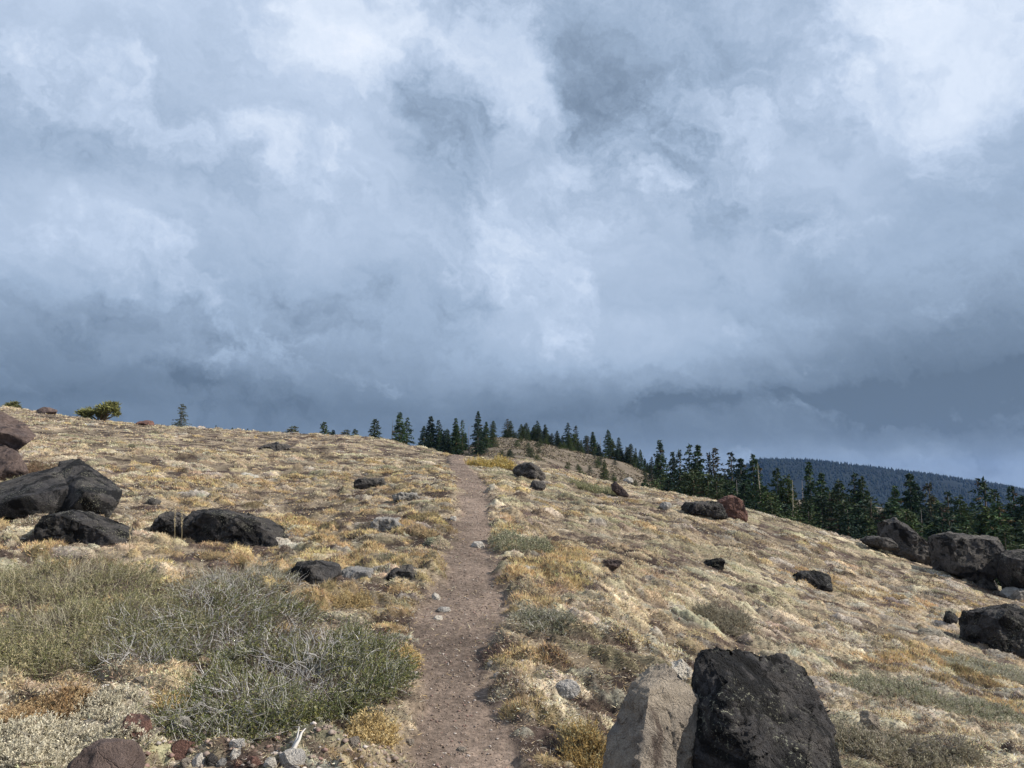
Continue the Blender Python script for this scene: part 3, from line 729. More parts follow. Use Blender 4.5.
def shrub(px, py, wpx, dep, h, leafc, twigc, label, name='shrub', cat='shrub', nt=1500, leaf_per=22, leaf_l=0.014, leaf_w=0.004, upright=0.6, twl=0.13, stems=24, group=None, twr=0.0016, bare=0.25, darktw=0.5):
    """dome of forking twigs with small leaves; px,py = middle of its foot, wpx = width in pixels, dep and h in metres"""
    g = G(px, py); rx = wpx / F * g[1] / 2; ry = dep / 2
    t = empty(name, g); tag(t, label, cat, group)
    # stems
    a = RNG.random(stems) * 6.283; u = 0.5 + 0.45 * RNG.random(stems)
    k = 6; s = np.linspace(0, 1, k)
    end = np.stack([rx * u * np.cos(a), ry * u * np.sin(a)], -1)
    def ground_rel(X, Y): return gh(X + g[0], Y + g[1]) - g[2]
    Pl = np.zeros((stems, k, 3))
    for j in range(k):
        xy = end * s[j] + RNG.standard_normal((stems, 2)) * 0.03 * min(1, j)
        Pl[:, j, :2] = xy
        Pl[:, j, 2] = ground_rel(xy[:, 0], xy[:, 1]) + h * 0.75 * math.sin(s[j] * 1.9) * (0.7 + 0.3 * RNG.random(stems)) * np.sqrt(np.clip(1 - (u * s[j]) ** 2, 0.05, 1))
    v, f, c = tubes(Pl, np.full(stems, max(0.003, twr * 2.3)), np.tile(np.array(twigc) * 0.5, (stems, 1)))
    link('stem', make_mesh('stem', v, f, c), M_twig, t)
    # twigs
    a = RNG.random(nt) * 6.283; u = np.sqrt(RNG.random(nt)) * 0.95
    bx, by = rx * u * np.cos(a), ry * u * np.sin(a)
    lump = 0.72 + 0.75 * vnoise2(bx * 5 + px, by * 5, 3) 
    gap = vnoise2(bx * 4.1 + 3, by * 4.1 + py, 7)
    hz = h * np.sqrt(np.clip(1 - u * u, 0.04, 1)) * lump * (0.35 + 0.65 * RNG.random(nt))
    hz = np.where(gap < -0.10, hz * 0.12, hz)
    P0 = np.stack([bx, by, ground_rel(bx, by) + hz * 0.55], -1)
    D = unit(np.stack([np.cos(a) * u * 0.9, np.sin(a) * u * 0.9, np.full(nt, upright)], -1) + 0.5 * RNG.standard_normal((nt, 3)))
    Lt = twl * (0.5 + 0.9 * RNG.random(nt))
    k = 5; Pl = np.zeros((nt, k, 3)); cur = P0.copy(); d = D.copy()
    for j in range(k):
        Pl[:, j] = cur
        d = unit(d + 0.28 * RNG.standard_normal((nt, 3)) + np.array([0, 0, 0.06 * upright])); cur = cur + d * (Lt / (k - 1))[:, None]
    tc = np.array(twigc) * (0.7 + 0.75 * RNG.random((nt, 1)))
    tc = np.where(RNG.random((nt, 1)) < darktw, np.array([.11, .085, .07]) * (.6 + .6 * RNG.random((nt, 1))), tc)  # random twigs tinted dark brown, painting shade into the core of the dome
    v, f, c = tubes(Pl, twr * (0.6 + 0.8 * RNG.random(nt)), tc.clip(.01, .85))
    link('twigs', make_mesh('twigs', v, f, c), M_twig, t)
    # leaves on the twigs
    zone = vnoise2(P0[:, 0] * 3.1 + 8, P0[:, 1] * 3.1 + px, 12)
    lf = np.where((zone < -1 + 2 * bare) | (RNG.random(nt) < 0.12), 0, leaf_per)
    i = np.repeat(np.arange(nt), lf); n = len(i)
    w = RNG.random(n) * (k - 1.01); j = w.astype(int); fr = (w - j)[:, None]
    P = Pl[i, j] * (1 - fr) + Pl[i, j + 1] * fr + RNG.standard_normal((n, 3)) * leaf_l * 0.25
    Dl = unit(unit(Pl[i, -1] - Pl[i, 0]) * 0.9 + 0.7 * RNG.standard_normal((n, 3)) + np.array([0, 0, 0.25]))
    lc = np.array(leafc)[RNG.integers(0, len(leafc), nt)][i] * (0.65 + 0.7 * RNG.random((n, 1)))
    v, f, c = blades(P, Dl, leaf_l * (0.6 + 0.8 * RNG.random(n)), np.full(n, leaf_w), lc.clip(.01, .85), 0.1)
    link('foliage', make_mesh('foliage', v, f, c), M_leaf, t)
    return t

GRN = [(.13, .15, .06), (.18, .19, .085), (.30, .29, .18), (.09, .11, .045), (.24, .235, .08)]
OLV = [(.22, .21, .09), (.15, .155, .07), (.30, .28, .15), (.44, .38, .22), (.17, .18, .09)]
SIL = (.50, .48, .46)
shrub(80, 645, 225, 1.9, 0.30, OLV, (.42, .38, .28), 'sprawling olive green shrub with upright straw stalks at the left edge', nt=4300, leaf_per=22, upright=.85, twl=0.16, leaf_l=.013, leaf_w=.0045, bare=.25)
shrub(205, 630, 210, 2.0, 0.30, GRN, SIL, 'tangled silvery bare branched shrub in the middle of the shrub patch', nt=4200, leaf_per=20, upright=.4, twl=0.15, bare=.34, twr=.0020, darktw=.66)
shrub(308, 682, 195, 2.0, 0.34, GRN, SIL, 'dense grey green shrub nearest the trail', nt=5600, leaf_per=23, upright=.45, twl=0.13, bare=.22, leaf_l=.012, leaf_w=.005, twr=.0019, darktw=.55)
shrub(152, 662, 110, 0.8, 0.15, GRN, SIL, 'low bare twiggy grey shrub filling the hollow between the olive and the dense green shrubs', nt=1100, leaf_per=12, upright=.35, twl=0.14, bare=.5, twr=.0019)
shrub(235, 722, 140, 0.8, 0.22, GRN, SIL, 'low green shrub with silver twigs above the row of pebbles', nt=1500, leaf_per=18, upright=.35, twl=0.13, bare=.35, twr=.0018)
shrub(65, 590, 180, 1.3, 0.20, OLV, (.44, .40, .29), 'loose yellow green shrub behind the olive shrub, below the black boulders', nt=1900, leaf_per=18, upright=1.0, twl=0.17, bare=.25)
shrub(235, 588, 130, 1.1, 0.18, [(.30, .29, .2), (.36, .32, .22), (.2, .2, .12)], SIL, 'pale low shrub below the long rounded black boulder', nt=1500, leaf_per=16, upright=.5, twl=0.13, bare=.3)
# grey, brown and golden clumps that stand out one by one
GLD = [(.60, .46, .22), (.54, .40, .19), (.64, .52, .30)]
ORG = [(.46, .33, .18), (.50, .38, .22), (.38, .26, .15)]
CRM = [(.55, .50, .38), (.48, .44, .33), (.62, .57, .45)]
shrub(173, 706, 34, 0.22, 0.13, GLD, (.4, .3, .14), 'bright golden tuft above the blue grey stone', name='grass_tuft', cat='tuft', nt=500, leaf_per=26, twl=.055, leaf_l=.012, leaf_w=.005, bare=0, stems=8)
shrub(42, 718, 84, 0.4, 0.16, ORG, (.36, .22, .1), 'orange brown dry clump left of the stones', name='grass_tuft', cat='tuft', nt=1100, leaf_per=22, twl=.07, leaf_l=.012, bare=0, stems=10)
shrub(60, 755, 170, 0.55, 0.14, CRM, (.5, .45, .36), 'silvery cream woolly cushion plant at the bottom left', name='cushion_plant', cat='cushion plant', nt=1900, leaf_per=22, twl=.06, leaf_l=.012, leaf_w=.005, bare=0, stems=10)
shrub(112, 712, 70, 0.3, 0.09, CRM, (.5, .45, .36), 'low silvery mat plant over the reddish stone', name='cushion_plant', cat='cushion plant', nt=550, leaf_per=20, twl=.05, leaf_l=.011, leaf_w=.004, bare=.1, stems=8)
shrub(403, 662, 34, 0.22, 0.11, GLD, (.4, .3, .14), 'golden orange tuft at the left edge of the trail', name='grass_tuft', cat='tuft', nt=420, leaf_per=22, twl=.05, leaf_l=.012, bare=0, stems=8)
shrub(372, 742, 44, 0.22, 0.13, GLD, (.45, .34, .16), 'yellow tuft below the green shrub nearest the trail', name='grass_tuft', cat='tuft', nt=420, leaf_per=18, twl=.07, leaf_l=.012, bare=.1, stems=8)
shrub(350, 603, 44, 0.3, 0.09, [(.5, .4, .22), (.45, .33, .16)], (.4, .3, .14), 'tan tuft below the pale slab', name='grass_tuft', cat='tuft', nt=380, leaf_per=18, twl=.06, leaf_l=.012, bare=0, stems=8)
shrub(490, 467, 46, 1.3, 0.60, [(.55, .40, .14), (.46, .37, .12), (.5, .42, .2)], (.4, .3, .14), 'rounded golden yellow bush beside the top of the trail', name='bush', nt=1400, leaf_per=12, twl=.22, leaf_l=.05, leaf_w=.016, bare=0, stems=10, twr=.004)
shrub(36, 472, 44, 1.0, 0.34, [(.20, .13, .09), (.26, .17, .11), (.3, .26, .17)], (.2, .14, .1), 'brown reddish shrub beside the purple brown boulder', nt=1000, leaf_per=12, twl=.15, leaf_l=.02, leaf_w=.008, bare=.1, stems=12, twr=.003)
shrub(26, 486, 40, 0.8, 0.20, [(.34, .33, .2), (.4, .37, .24)], (.3, .26, .17), 'pale green low shrub between the two left boulders', nt=700, leaf_per=12, twl=.12, leaf_l=.02, leaf_w=.008, bare=0, stems=8, twr=.002)
shrub(724, 622, 56, 0.55, 0.18, [(.28, .26, .2), (.22, .2, .14), (.36, .33, .24)], (.3, .26, .2), 'grey rounded shrub above the large black boulder', nt=1100, leaf_per=16, twl=.10, leaf_l=.013, leaf_w=.004, bare=.1, stems=10)
shrub(545, 620, 64, 0.7, 0.13, [(.26, .26, .18), (.2, .2, .12), (.36, .34, .25)], SIL, 'grey green mound just right of the trail', nt=1100, leaf_per=16, twl=.08, leaf_l=.012, leaf_w=.005, bare=.1, stems=10)
shrub(522, 545, 60, 1.1, 0.18, [(.26, .27, .17), (.32, .31, .22)], (.3, .26, .2), 'grey green cushion right of the trail, higher up the slope', nt=900, leaf_per=14, twl=.10, leaf_l=.018, leaf_w=.008, bare=.05, stems=8)
shrub(594, 492, 48, 1.6, 0.26, [(.24, .25, .13), (.3, .29, .17)], (.3, .26, .2), 'green low shrub near the pointed brown rock', nt=800, leaf_per=12, twl=.18, leaf_l=.04, leaf_w=.015, bare=0, stems=8, twr=.004)
shrub(590, 752, 50, 0.3, 0.17, [(.48, .33, .13), (.36, .25, .1), (.4, .36, .2)], (.4, .3, .14), 'rusty golden flowering tuft leaning on the beige boulder', name='grass_tuft', cat='tuft', nt=700, leaf_per=14, twl=.10, leaf_l=.013, leaf_w=.004, upright=1.0, bare=.1, stems=10)
shrub(930, 700, 190, 0.6, 0.12, [(.36, .35, .25), (.28, .29, .18), (.44, .41, .31)], (.4, .37, .3), 'long pale grey mat plant on the lower right slope', name='cushion_plant', cat='cushion plant', nt=2600, leaf_per=15, twl=.07, leaf_l=.013, leaf_w=.005, bare=.05, stems=12)
shrub(900, 755, 150, 0.6, 0.16, [(.30, .26, .2), (.22, .2, .13), (.36, .33, .24)], (.34, .3, .25), 'brownish grey mat plant at the bottom right', name='cushion_plant', cat='cushion plant', nt=2200, leaf_per=15, twl=.08, leaf_l=.013, leaf_w=.005, bare=.15, stems=12)
shrub(985, 672, 110, 0.7, 0.12, [(.40, .39, .28), (.46, .43, .33)], (.4, .37, .3), 'pale mat plant below the rounded dark boulder at the right edge', name='cushion_plant', cat='cushion plant', nt=1500, leaf_per=15, twl=.07, leaf_l=.014, leaf_w=.006, bare=0, stems=10)

def stalk(px, py, hpx, label):
    g = G(px, py); h = hpx / F * g[1]; k = 8
    z = np.linspace(0, h, k); P = np.stack([0.02 * h * np.sin(z * 5 / h), 0 * z, z], -1)[None]
    v, f, c = tubes(P, np.array([0.004]), np.array([[.42, .35, .22]]))
    n = 90; Pz = np.stack([RNG.standard_normal(n) * .004, RNG.standard_normal(n) * .004, h * (0.55 + 0.45 * RNG.random(n))], -1)
    b = tris(Pz, unit(RNG.standard_normal((n, 3)) + np.array([0, 0, 1.2])), np.full(n, .022), np.full(n, .006), np.tile([.5, .42, .27], (n, 1)))
    v, f, c = merge([(v, f, c), b])
    tag(link('dry_stalk', make_mesh('dry_stalk', v, f, c), M_grass, loc=g), label, 'dry stalk', 'tall dry stalks')
stalk(173, 552, 42, 'tall dry stalk left of the long rounded black boulder, left of a close pair')
stalk(180, 553, 44, 'tall dry stalk left of the long rounded black boulder, right of a close pair')
stalk(127, 585, 62, 'tall dry stalk standing alone in the olive shrubs in front of the low dark boulder')
# bleached stem at the foot of the shrub
g = G(293, 752)
P = np.array([[[0, 0, 0], [.012, .01, .03], [.03, .04, .07], [.035, .08, .11], [.05, .13, .13]], [[-.012, 0, 0], [.0, .02, .03], [.012, .05, .08], [.01, .09, .12], [.0, .14, .14]]])
P = P * np.array([.7, .7, .6])
v, f, c = tubes(P, np.array([.016, .010]), np.array([[.5, .47, .44], [.44, .42, .4]]))
tag(link('dead_stem', make_mesh('dead_stem', v, f, c), M_twig, loc=g), 'bleached dead stem rising behind the big cream stone', 'dead stem')

# ------------------------------------------------------------------ conifers (unit height, scaled by object)
def conifer_mesh(seed, R=0.17, levels=44, dens=1.0, bare_below=0.08, irr=0.3, colr=(.038, .058, .036), flag=0.0, tip=0.75):
    rg = np.random.default_rng(seed); R = R * 1.12; dens = dens * 1.15
    parts, dead = [], []
    for li in range(levels):
        t = bare_below + (1 - bare_below) * ((li + rg.random() * .6) / levels)
        prof = (1 - t) ** tip
        nb = int(rg.integers(4, 8) * dens) + 1
        for b in range(nb):
            a = rg.random() * 6.283
            Lb = R * prof * (1 + irr * rg.standard_normal()) + 0.012
            Lb *= 1 + flag * math.cos(a)
            if rg.random() < 0.10 * irr / 0.3: continue
            Lb = max(0.012, Lb)
            ns = max(6, int(32 * Lb / R * dens))
            s = rg.random(ns) ** 0.7
            out = np.stack([np.cos(a) * s * Lb, np.sin(a) * s * Lb, t - 0.30 * Lb * s + 0.12 * Lb * s * s + rg.standard_normal(ns) * 0.004], -1)
            side = np.array([-math.sin(a), math.cos(a), 0])
            out += side[None] * (rg.standard_normal(ns) * 0.16 * Lb * (1.15 - s))[:, None]
            D = unit(np.array([math.cos(a), math.sin(a), -0.25])[None] + 0.65 * rg.standard_normal((ns, 3)))
            cc = np.array(colr) * np.array([1.05, 1.15, 1.25]) * (0.65 + 0.7 * rg.random((ns, 1))) * (1 + 0.1 * rg.standard_normal((ns, 3)))
            if rg.random() < 0.02: cc = np.tile([.10, .075, .055], (ns, 1))
            parts.append((out, D, 0.021 + 0.018 * rg.random(ns), 0.012 + 0.008 * rg.random(ns), cc))
    P, D, L, W, Cc = [np.concatenate([p[i] for p in parts]) for i in range(5)]
    return tris(P, D, L, W, Cc.clip(.005, .5))
def trunk_mesh(r=0.014, top=0.97, colr=(.13, .105, .09), seed=0, snag=False):
    k = 9; z = np.linspace(-0.06, top, k); rg = np.random.default_rng(seed)
    off = np.cumsum(rg.standard_normal((k, 2)) * 0.003, 0); vs, f = [], []
    for j in range(k):
        rad = r * (1 - 0.85 * j / (k - 1))
        for a in range(7): vs.append((off[j, 0] + rad * math.cos(a * 0.8976), off[j, 1] + rad * math.sin(a * 0.8976), z[j]))
    for j in range(k - 1):
        for a in range(7):
            b = (a + 1) % 7; f += [[j*7+a, j*7+b, j*7+7+b], [j*7+a, j*7+7+b, j*7+7+a]]
    v = np.array(vs); f = np.array(f); c = np.tile(colr, (len(v), 1))
    if snag:
        n = 34; t = 0.25 + 0.7 * rg.random(n); a = rg.random(n) * 6.283; L = 0.09 * (1.1 - t) * (0.5 + rg.random(n))
        Pl = np.stack([np.stack([0 * t, 0 * t, t], -1), np.stack([np.cos(a) * L * .5, np.sin(a) * L * .5, t - 0.01], -1), np.stack([np.cos(a) * L, np.sin(a) * L, t - 0.01 + 0.02 * rg.random(n)], -1)], 1)
        v, f, c = merge([(v, f, c), tubes(Pl, np.full(n, 0.0035), np.tile(colr, (n, 1)))])
    return v, f, c
PROTO = []
specs = [dict(seed=1, R=.20, irr=.22), dict(seed=2, R=.15, irr=.3, levels=50), dict(seed=3, R=.17, irr=.45, dens=.75), dict(seed=4, R=.23, irr=.3, colr=(.045, .06, .03)),
         dict(seed=5, R=.13, irr=.5, dens=.6, flag=.3), dict(seed=6, R=.18, irr=.35, bare_below=.2), dict(seed=7, R=.16, irr=.6, dens=.55, colr=(.06, .06, .036), flag=-.35), dict(seed=8, R=.21, irr=.25, tip=.6, colr=(.05, .065, .032)),
         dict(seed=9, R=.30, irr=.3, tip=.55, colr=(.05, .066, .034), levels=34),
         dict(seed=14, R=.21, irr=.5, tip=.5, dens=1.0, colr=(.09, .095, .06), levels=26, bare_below=.12)]
for i, s in enumerate(specs):
    cm = make_mesh('crown', *conifer_mesh(**s)); cm.materials.append(M_needle)
    tm = make_mesh('trunk', *trunk_mesh(r=.016 if i % 2 else .02, seed=i, colr=[(.13, .105, .09), (.18, .15, .13)][i % 2])); tm.materials.append(M_bark)
    PROTO.append((cm, tm))
SNAG = make_mesh('trunk', *trunk_mesh(r=.016, top=1.0, colr=(.30, .27, .24), seed=50, snag=True)); SNAG.materials.append(M_bark)
ntree = 0
def tree(px, top, Y, kind, label, group=None, wid=1.0, name='conifer', H=None, cat='tree'):
    global ntree
    x = (px - 512) / F * Y
    z = float(gh(x, Y))
    if H is None:
        H = float(unproj(px, top, Y)[2] - z)
    if H < 0.8: return None
    t = empty(name, (x, Y, z - 0.02 * H)); tag(t, label, cat, group)
    t.rotation_euler[2] = random.random() * 6.28; t.rotation_euler[0] = random.gauss(0, .02)
    t.scale = (H * wid, H * wid, H)
    if kind == 's':
        link('trunk', SNAG, None, t)
    else:
        c, k = PROTO[kind]
        link('crown', c, None, t); link('trunk', k, None, t)
    ntree += 1
    return t

GL = 'conifers behind the left crest'
left = [(178.5, 425.0, 43, 1, None), ]
# trees over the left crest
for (px, top, Y, k, w, lab) in [
    (323, 421, 95, 3, 1.1, 'full dark conifer left of centre on the skyline, leftmost of a close pair'),
    (333, 429, 95, 0, 1.0, 'small dark conifer right of the full dark one, second of the close pair'),
    (293, 424, 90, 9, 1.1, 'small sparse yellowish conifer on the skyline left of the close pair'),
    (346, 428, 100, 9, 1.1, 'short brownish sparse conifer left of the rounded dark one'),
    (355, 428, 100, 3, 1.1, 'short greenish conifer between the brownish and the rounded ones'),
    (375, 418, 100, 3, 1.15, 'broad rounded dark conifer standing alone on the left skyline'),
    (392, 419, 110, 's', 1.0, 'thin bare snag left of the tall twin topped conifer'),
    (400, 411, 110, 0, .95, 'tall dense conifer on the skyline, left of two touching'),
    (408, 416, 113, 2, .95, 'tall conifer touching the tall dense one on its right side'),
    (424, 425, 130, 0, 1.0, 'short conifer left of the dark clump before the trail crest'),
    (431, 415, 125, 1, 1.1, 'pointed conifer at the left of the clump before the trail crest'),
    (438, 419, 125, 2, 1.1, 'pointed conifer second from the left in the clump before the trail crest'),
    (447, 428, 120, 7, 1.0, 'short bushy conifer in the clump before the trail crest'),
    (456, 417, 120, 1, 1.0, 'narrow conifer in the middle of the clump before the trail crest'),
    (463, 419, 118, 4, 1.0, 'thin sparse conifer in the clump before the trail crest'),
    (469, 424, 118, 's', 1.0, 'pale bare trunk in the clump before the trail crest'),
    (478, 410, 115, 0, .8, 'tallest dark conifer of the clump above the top of the trail'),
    (486, 421, 118, 5, 1.0, 'conifer with bare lower trunk right of the tallest one above the trail'),
    (493, 420, 160, 7, 1.1, 'bushy conifer at the left end of the brown hill skyline'),
    (508, 428, 165, 0, 1.0, 'small conifer standing on the brown hill skyline right of the bushy one'),
    (523, 427, 170, 1, 1.3, 'small conifer on the brown hill skyline, left of the forked one'),
    (529, 428, 168, 3, 1.0, 'low broad conifer on the brown hill skyline before the forked one'),
    (538, 420, 165, 2, 1.2, 'tall windswept conifer on the brown hill skyline'),
    (545, 427, 165, 0, 1.1, 'dense conifer on the brown hill skyline right of the windswept one'),
    (557, 430, 160, 7, 1.1, 'round topped conifer on the brown hill skyline'),
    (567, 422, 160, 2, 1.2, 'shaggy tall conifer on the brown hill skyline, left of a pair'),
    (576, 425, 160, 4, 1.4, 'shaggy thin conifer on the brown hill skyline, right of a pair'),
    (586, 435, 158, 7, 1.2, 'low bushy conifer between the shaggy pair and the pointed ones'),
    (593, 431, 158, 1, 1.2, 'narrow pointed conifer on the slope of the brown hill'),
    (600, 436, 156, 's', 1.2, 'bare pointed snag on the slope of the brown hill'),
    (608, 429, 155, 0, 1.1, 'dense pointed conifer on the slope of the brown hill'),
    (619, 437, 152, 3, 1.0, 'broad conifer low on the slope of the brown hill'),
    (630, 443, 148, 7, 1.1, 'bushy rounded conifer at the right foot of the brown hill'),
    (640, 449, 146, 0, 1.0, 'small dense conifer at the right foot of the brown hill'),
    (604, 459, 105, 3, .9, 'small lone conifer in front of the open brown hillside'),
    (651, 456, 130, 2, 1.0, 'short shaggy conifer left of the tall forest edge'),
    (662, 438, 95, 0, .75, 'tall dense conifer at the left end of the right hand forest'),
    (672, 450, 100, 5, .8, 'conifer with thin top second from the left in the right hand forest'),
    (679, 448, 97, 4, .9, 'ragged conifer left of the flag topped one'),
    (689, 442, 88, 2, .8, 'ragged tall conifer with a side branch at the top'),
    (697, 442, 88, 1, .8, 'narrow tall conifer touching the ragged tall one'),
    (708, 451, 110, 4, .9, 'thin conifer in the gap right of the ragged pair'),
    (714, 446, 100, 6, 1.0, 'brownish half dead conifer with sparse branches'),
    (731, 450, 105, 2, 1.0, 'dark slim conifer right of the brownish half dead one'),
    (741, 456, 110, 1, 1.1, 'slim conifer beside the dark slim one near the blue ridge'),
    (753, 452, 95, 0, .8, 'tall dark conifer in front of the left end of the blue ridge'),
    (758, 461, 92, 's', .8, 'bare grey trunk right of the tall dark conifer near the blue ridge'),
    (775, 466, 84, 3, .8, 'broad dark conifer in front of the blue ridge, left of two'),
    (783, 472, 84, 7, .8, 'broad dark conifer in front of the blue ridge, right of two'),
    (811, 459, 82, 0, .62, 'dense pillar shaped conifer rising over the blue ridge'),
    (819, 470, 85, 1, .8, 'shorter conifer right of the pillar shaped one'),
    (800, 478, 90, 's', .8, 'leaning bare snag before the blue ridge'),
    (836, 477, 85, 7, .8, 'bushy conifer with green lit crown below the blue ridge'),
    (852, 470, 80, 2, .8, 'ragged topped conifer left of centre of the lower forest'),
    (861, 474, 80, 3, .7, 'broad ragged conifer right beside the ragged topped one'),
    (889, 483, 82, 0, .7, 'dense dark conifer in the lower forest with a straight outline'),
    (905, 470, 84, 1, .8, 'tall narrow conifer of the lower forest'),
    (914, 482, 86, 5, .9, 'slim conifer right of the tall narrow one'),
    (925, 481, 88, 6, 1.0, 'brownish sparse conifer in the lower forest'),
    (940, 489, 88, 2, .9, 'uneven dark conifer right of the brownish sparse one'),
    (954, 493, 90, 7, .8, 'rounded dark conifer behind the blocky boulder'),
    (978, 475, 85, 4, 1.1, 'ragged tall conifer with a tufted top near the right edge'),
    (988, 487, 88, 3, .8, 'dark conifer right of the tufted topped one'),
    (1006, 483, 86, 2, .9, 'open crowned tall conifer near the right edge'),
    (1018, 492, 85, 5, .9, 'conifer at the right edge behind the black boulder'),
    (1035, 486, 85, 0, .8, 'conifer just outside the right edge')]:
    tree(px, top, Y, k, lab, GL if px < 500 else None, w)
# skyline pines near the viewer on the left
tree(180.5, 403, 52, 9, 'thin sparse young pine alone on the left skyline', wid=1.0, name='pine_tree')
tree(215.5, 424.5, 60, 1, 'tiny dark conifer top on the left skyline, leftmost of three specks', wid=.5)
tree(232, 427, 62, 3, 'tiny conifer top on the left skyline, middle of three specks', wid=.6)
tree(247, 428, 62, 3, 'tiny conifer top on the left skyline, rightmost of three specks', wid=.5)

def bushy_pine(px0, px1, top, Y, label, lobes):
    x = ((px0 + px1) / 2 - 512) / F * Y; z = float(gh(x, Y)); s = Y / F
    t = empty('pine_tree', (x, Y, z)); tag(t, label, 'tree')
    parts = []; P = []
    for (lx, ly, lr) in lobes:                          # lobe centres in px from the left foot
        c = np.array([(lx - (px1 - px0) / 2) * s, RNG.standard_normal() * lr * s * .4, ly * s]); n = int(460 * (lr / 5) ** 1.5)
        d = unit(RNG.standard_normal((n, 3))) * (RNG.random((n, 1)) ** .45) * (1 + .35 * RNG.standard_normal((n, 1)).clip(-1, 1.5)) * np.array([1.2, 1.1, .75]) * lr * s
        pos = c + d * (0.8 + 0.35 * fbm3(d, 3 / (lr * s), 2, lx)[:, None])
        cc = np.array([.15, .16, .075]) * (0.6 + 0.8 * RNG.random((n, 1)))
        parts.append(tris(pos, unit(d + 0.6 * RNG.standard_normal((n, 3)) * lr * s + np.array([0, 0, .3 * lr * s])), 0.13 + .13 * RNG.random(n), 0.06 + .03 * RNG.random(n), cc))
        P.append(np.stack([np.array([0.12 * RNG.standard_normal(), 0, -0.2]), c * np.array([.45, .4, .35]), c * np.array([.8, .7, .65]), c], 0))
    link('crown', make_mesh('crown', *merge(parts)), M_needle, t)
    link('trunk', make_mesh('trunk', *tubes(np.array(P), np.full(len(P), .09), np.tile([.13, .1, .08], (len(P), 1)))), M_bark, t)
bushy_pine(76, 119, 400, 50, 'wide wind bent green pine on the left skyline', [(6, 9, 4.5), (12, 10, 5), (20, 10, 5), (28, 13, 6), (32, 17, 5), (37, 13, 5), (40, 8, 3), (24, 6, 4), (10, 5, 4), (35, 17, 4)])
bushy_pine(2, 16, 403, 52, 'small green pine top on the skyline above the big purple brown boulder', [(4, 5, 3.2), (8, 7, 3.2), (12, 3, 3)])

# the wood filling the hollow on the right
rg = np.random.default_rng(5)
cntr = 0
rows = [(635, 1045, 62, 50), (640, 1045, 80, 36), (640, 1045, 110, 30), (630, 1045, 145, 22)]
for (a, b, Yc, nn) in rows:
    for i in range(nn):
        px = a + (b - a) * (i + rg.random()) / nn; Y = Yc * (1 + 0.10 * rg.standard_normal())
        x = (px - 512) / F * Y; z = float(gh(x, Y))
        sky = np.interp(px, [640, 700, 760, 820, 880, 940, 1080], [478, 476, 490, 494, 500, 506, 512])   # upper edge of the mass
        zt = float(unproj(px, sky - 10 + rg.random() * 26, Y)[2])
        H = zt - z
        if Yc < 70: H = min(H, 3.0 + 5.5 * rg.random())
        H = min(H, 13)
        if H < 2.0: continue
        if 700 < px < 712 and Y > 80: continue
        k = int(rg.choice([0, 1, 2, 3, 3, 7, 7, 8, 5]))
        nm = {62: 'young green conifer at the near edge of the wood behind the right crest', 80: 'dark conifer inside the front of the wood behind the right crest',
              110: 'dark conifer in the middle of the dense wood behind the right crest', 145: 'far dark conifer at the back of the wood below the blue ridge'}[Yc]
        tree(px, None, Y, k, nm, 'conifers of the wood, ' + {62: 'near edge', 80: 'front', 110: 'middle', 145: 'back'}[Yc], wid=1.3, H=H); cntr += 1
for (px, top, Y) in [(790, 470, 80), (868, 505, 76), (843, 500, 70), (735, 470, 84), (702, 470, 86), (915, 500, 78), (807, 500, 70)]:
    tree(px, top + 8, Y, 's', 'pale bare dead trunk standing among the dark conifers of the wood', 'dead trunks in the wood', wid=.8)
for i in range(76):
    px = 505 + rg.random() * 155; Y = 146 + rg.random() * 20
    sky = np.interp(px, [490, 520, 560, 600, 640, 660], [434, 436, 444, 452, 464, 470])
    tree(px, sky - 15 * rg.random() ** 1.5 - 3 + 3 * rg.random(), Y, int(rg.choice([0, 1, 2, 3, 7, 7, 6, 4])), 'dark conifer in the ragged row along the brown hill skyline', 'conifers in the row along the brown hill skyline', wid=1.1 + .6 * rg.random())
for i in range(12):
    px = 428 + rg.random() * 66; Y = 112 + rg.random() * 22
    tree(px, 424 + rg.random() * 10, Y, int(rg.choice([0, 1, 2, 3, 5, 7])), 'dark conifer within the clump behind the top of the trail', 'conifers in the clump behind the top of the trail', wid=1.1)
# bushes scattered over the brown hill
for i in range(44):
    px = 500 + rg.random() * 150; Y = 100 + rg.random() * 50
    tree(px, None, Y, 8, 'low dark bush dotted on the brown hillside', 'bushes on the brown hill', wid=1.6, name='bush', H=0.9 + .5 * rg.random(), cat='bush')

# ------------------------------------------------------------------ far ridge
nx, ny = 220, 36
RXp = np.array([560, 700, 735, 757, 790, 820, 850, 880, 915, 950, 985, 1024, 1100, 1250, 1500]); RYp = np.array([560, 500, 470, 459, 459, 461, 465, 468, 473, 478, 483, 491, 500, 520, 560])
ridge_px = np.linspace(560, 1500, nx); tt = np.linspace(0, 1, ny)
top = np.array([unproj(p, y, 2600) for p, y in zip(ridge_px, np.interp(ridge_px, RXp, RYp + 1.5))])
vv = np.zeros((ny, nx, 3))
for j, t in enumerate(tt):
    Yj = 1500 + 1100 * min(t / .7, 1) + (t > .7) * (t - .7) / .3 * 500
    zf = -175 + (top[:, 2] + 175) * (math.sin(min(t / .7, 1) * math.pi / 2) ** 1.3 if t <= .7 else math.cos((t - .7) / .3 * 1.2))
    vv[j, :, 0] = (ridge_px - 512) / F * (Yj * .75 + 2600 * .25); vv[j, :, 1] = Yj; vv[j, :, 2] = zf
vv[..., 2] += 9 * fbm2(vv[..., 0] * .008, vv[..., 1] * .006, 4, 61) * np.sin(np.clip(tt, 0, .7) / .7 * math.pi)[:, None]
ix = np.arange(nx * ny).reshape(ny, nx)
